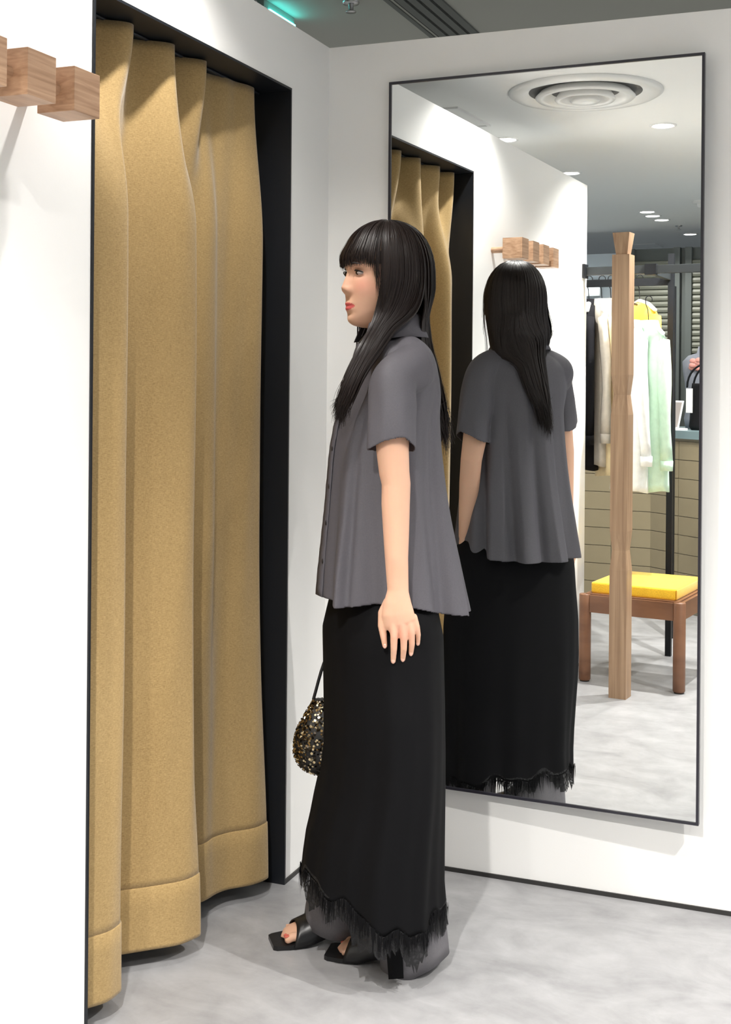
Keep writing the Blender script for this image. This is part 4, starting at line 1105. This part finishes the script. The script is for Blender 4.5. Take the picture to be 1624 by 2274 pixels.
for v in rows:
    g = max(0.0, (v - 1700) / 292) ** 1.5
    for j, p in enumerate(skirt_ring(v)):
        q = rel(p); q.z += g * hem_drop(2 * PI * j / NK); V.append(q)
skirt = raw('overskirt', V, grid_faces(len(rows), NK, True), M['skirt'], person)
skirt.modifiers.new('thick', 'SOLIDIFY').thickness = 0.0015
def lace_material():
    m = bpy.data.materials.new('sheer_black_lace'); m.use_nodes = True
    nt = m.node_tree; b = nt.nodes['Principled BSDF']; b.inputs['Base Color'].default_value = (0.006, 0.006, 0.007, 1); b.inputs['Roughness'].default_value = 0.8
    tc = nt.nodes.new('ShaderNodeTexCoord'); vo = nt.nodes.new('ShaderNodeTexVoronoi'); vo.feature = 'DISTANCE_TO_EDGE'; vo.inputs['Scale'].default_value = 90
    nt.links.new(tc.outputs['Object'], vo.inputs['Vector'])
    r = nt.nodes.new('ShaderNodeMapRange'); r.inputs[1].default_value = 0.02; r.inputs[2].default_value = 0.25; r.inputs[3].default_value = 1.0; r.inputs[4].default_value = 0.72
    nt.links.new(vo.outputs['Distance'], r.inputs[0]); nt.links.new(r.outputs[0], b.inputs['Alpha'])
    return m
M['lace'] = lace_material()
bott = [Vector(V[(len(rows) - 1) * NK + j]) for j in range(NK)]
LV, LF = [], []
for j in range(NK):
    th = 2 * PI * j / NK
    ln = 0.034 + 0.016 * max(0.0, math.sin(th)) + 0.030 * math.sin(3.5 * th + 1.0) ** 2 * math.sin(8 * th) + RNG.uniform(-0.012, 0.014)
    p = bott[j]; out = Vector((p.x, p.y, 0)).normalized()
    LV.append(p + UP * 0.010 + out * 0.001); LV.append(p - UP * ln * 0.5 + out * 0.002); LV.append(p - UP * max(0.012, ln) + out * 0.003 + Vector(RNG.normal(0, 0.002, 3)))
for j in range(NK):
    a, b = 3 * j, 3 * ((j + 1) % NK); LF.append((a, b, b + 1, a + 1)); LF.append((a + 1, b + 1, b + 2, a + 2))
lace = raw('lace_edge', LV, LF, M['lace'], skirt)
# fringe threads
TV, TF = [], []
for _ in range(900):
    j = RNG.integers(0, NK); p = bott[j] + Vector(RNG.normal(0, 0.002, 3)); ln = RNG.uniform(0.015, 0.06); w = RNG.uniform(0.0006, 0.0022)
    s = Vector((-p.y, p.x, 0)).normalized(); out = Vector((p.x, p.y, 0)).normalized()
    b = len(TV); TV += [p - s * w + out * 0.004, p + s * w + out * 0.004, p - UP * ln + out * 0.005 + s * RNG.normal(0, 0.003)]; TF.append((b, b + 1, b + 2))
tag(raw('fringe', TV, TF, M['skirt'], skirt, False), kind='stuff')
tube_pts = [Vector(V[(len(rows) - 7) * NK + j]) * 1.0 for j in range(NK)]
def trouser(cx, cw, top_v, hem_v, hem_l, hem_r, rb, w, name_seed, rise):
    k, n = 30, 90
    V = []
    hl, hr = PX(hem_l, hem_v, w), PX(hem_r, hem_v, w); hc = (hl + hr) / 2; hh = (hr - hl).length / 2
    top = TORSO(0.034, cx, 0.80)
    for i in range(k):
        t = i / (k - 1)
        c = top * (1 - t) + hc * t
        g = max(0.0, (t - 0.72) / 0.28); g = g * g * (3 - 2 * g); c = top * (1 - t ** 1.0) + hc * t
        r = 0.070 * (1 - g) + hh * g; b = 0.072 * (1 - g) + rb * g
        for j in range(n):
            th = 2 * PI * j / n
            f = 1 + t * (0.05 * math.sin(3 * th + name_seed) + 0.02 * math.sin(7 * th + name_seed))
            p = c + RT * (r * f * math.cos(th)) + TW * (b * f * math.sin(th))
            p.z = (0.80 * (1 - t) + hc.z * t) + t ** 4 * (rise * math.cos(th) + 0.006 * math.sin(2 * th + name_seed))
            V.append(rel(p))
    o = raw('trouser_leg', V, grid_faces(k, n, True), M['trouser'], person); o.modifiers.new('thick', 'SOLIDIFY').thickness = 0.0016
    return o
tl = trouser(0.070, 0, 1300, 2132, 846, 994, 0.085, 0.010, 0.4, 0.022)
tr = trouser(-0.075, 0, 1300, 2052, 671, 836, 0.075, -0.115, 2.0, -0.004)
# hanging black ribbon down the room-side leg
V = []
for i, v in enumerate(np.linspace(1985, 2174, 14)):
    t = i / 13
    for s in range(5): V.append(rel(PX(850 + 14 * t + 38 * s / 4 * (1 - 0.15 * t), v - 2 * s / 4, 0.158 - 0.040 * t + 0.006 * math.sin(s * 1.2))))
raw('ribbon', V, grid_faces(14, 5), M['skirt'], skirt).modifiers.new('thick', 'SOLIDIFY').thickness = 0.0015

# --- sandals: square open toe, wide band, slim heel
for sgn, ft, lb in ((1, FOOT_L, 'l'), (-1, FOOT_R, 'r')):
    prof = [(-0.008, 0.030, 0.000), (0.0, 0.036, 0.000), (0.03, 0.041, 0.001), (0.07, 0.042, 0.004), (0.11, 0.036, 0.020), (0.15, 0.030, 0.040), (0.19, 0.029, 0.054), (0.225, 0.026, 0.058), (0.240, 0.012, 0.058)]
    bm = bmesh.new(); rings = []
    for al, hw_, z in prof:
        rings.append([bm.verts.new(foot_pt(ft, al, s * hw_, z + h) - PB) for s, h in ((-1, 0.0), (1, 0.0), (1, 0.010), (-1, 0.010))])
    for i in range(len(rings) - 1):
        for j in range(4): bm.faces.new((rings[i][j], rings[i][(j + 1) % 4], rings[i + 1][(j + 1) % 4], rings[i + 1][j]))
    bm.faces.new(rings[0][::-1]); bm.faces.new(rings[-1])
    sole = obj('sandal', bm, M['shoe'], person)
    V = []
    na, ns = 12, 17
    for i in range(na):
        t = i / (na - 1); al = 0.038 + 0.106 * t; hw_ = 0.043 - 0.004 * t; z0 = 0.004 + 0.022 * max(0, (al - 0.07) / 0.07); hh = 0.043 + 0.042 * t
        sk = 0.016 * (0.5 - t) * 0
        for j in range(ns):
            ph = PI * j / (ns - 1)
            V.append(rel(foot_pt(ft, al + 0.012 * math.sin(ph) * (1 - t) - 0.0, hw_ * math.cos(ph), z0 + hh * math.sin(ph) ** 0.8)))
    bd = raw('band', V, grid_faces(na, ns), M['shoe'], sole); bd.modifiers.new('thick', 'SOLIDIFY').thickness = 0.002
    bm = bmesh.new(); tube(bm, [foot_pt(ft, 0.222, 0, 0.060) - PB, foot_pt(ft, 0.226, 0, 0.03) - PB, foot_pt(ft, 0.228, 0, 0.0005) - PB], [0.017, 0.009, 0.0075], 16, round_ends=False)
    obj('heel', bm, M['shoe'], sole, True)
tag(person, 'woman standing sideways in grey shirt, black skirt over grey trousers and open-toed heels', 'person')

# ------------------------------------------------------------------ sequinned bag in her far hand
HANDP = RH + RD * 0.05 + BL * 0.012
bag_c = PX(713, 1636, -0.110)
bag = empty('sequin_bag', tuple(bag_c - UP * 0.09))
bo = bag.location
V = []
nr, nc = 36, 60
def bag_pt(t, th):
    z = -0.088 + 0.176 * t
    wdt = 0.066 * (math.sin(PI * (0.08 + 0.86 * (1 - t) ** 0.85)) ** 0.55) if t < 0.98 else 0.012
    wdt = cubic([(0, 0.012), (0.06, 0.036), (0.2, 0.058), (0.4, 0.063), (0.6, 0.056), (0.8, 0.038), (0.95, 0.022), (1.0, 0.018)], np.array([t]))[0]
    return Vector((0, 0, 0.09 + z)) + RT * (wdt * math.cos(th)) + TW * (0.62 * wdt * math.sin(th))
for i in range(nr):
    for j in range(nc): V.append(bag_pt(i / (nr - 1), 2 * PI * j / nc))
raw('pouch', V, grid_faces(nr, nc, True) + [tuple(range(nc))[::-1], tuple(range((nr - 1) * nc, nr * nc))], mat('black_satin', (0.01, 0.009, 0.008, 1), 0.5), bag)
gold = mat('gold_sequin', (0.62, 0.50, 0.30, 1), 0.22, 1.0); dark = mat('bronze_sequin', (0.06, 0.05, 0.04, 1), 0.25, 1.0)
for nm, m, cnt in (('gold_sequins', gold, 1100), ('dark_sequins', dark, 900)):
    SV, SF = [], []
    for _ in range(cnt):
        t = RNG.uniform(0.01, 0.99); th = RNG.uniform(0, 2 * PI)
        p = bag_pt(t, th); n = (bag_pt(t, th + 0.02) - p).cross(bag_pt(min(1, t + 0.01), th) - p)
        n = n.normalized() if n.length > 1e-9 else Vector((0, 0, 1))
        if n.dot(Vector((p.x, p.y, 0))) < 0: n = -n
        n = (n + Vector(RNG.normal(0, 0.35, 3))).normalized(); a, b = frame_at(n)
        r = RNG.uniform(0.0022, 0.0034); c = p + n * 0.002; bi = len(SV)
        for q in range(7): SV.append(c + a * (r * math.cos(2 * PI * q / 7)) + b * (r * math.sin(2 * PI * q / 7)))
        SF.append(tuple(range(bi, bi + 7)))
    tag(raw(nm, SV, SF, m, bag, False), kind='stuff')
hp = HANDP - Vector(bo)
topl = bag_pt(1.0, PI) ; topr = bag_pt(1.0, 0)
for q in (topl, topr):
    pts = [q, q * 0.5 + hp * 0.5 + RT * (0.01 if q == topr else -0.01), hp]
    obj('strap', tube(bmesh.new(), [tuple(x) for x in resample(pts, 10)], [0.004] * 10, 8), M['shoe'], bag, True)
tag(bag, 'small black and gold sequin handbag carried in her far hand', 'handbag')
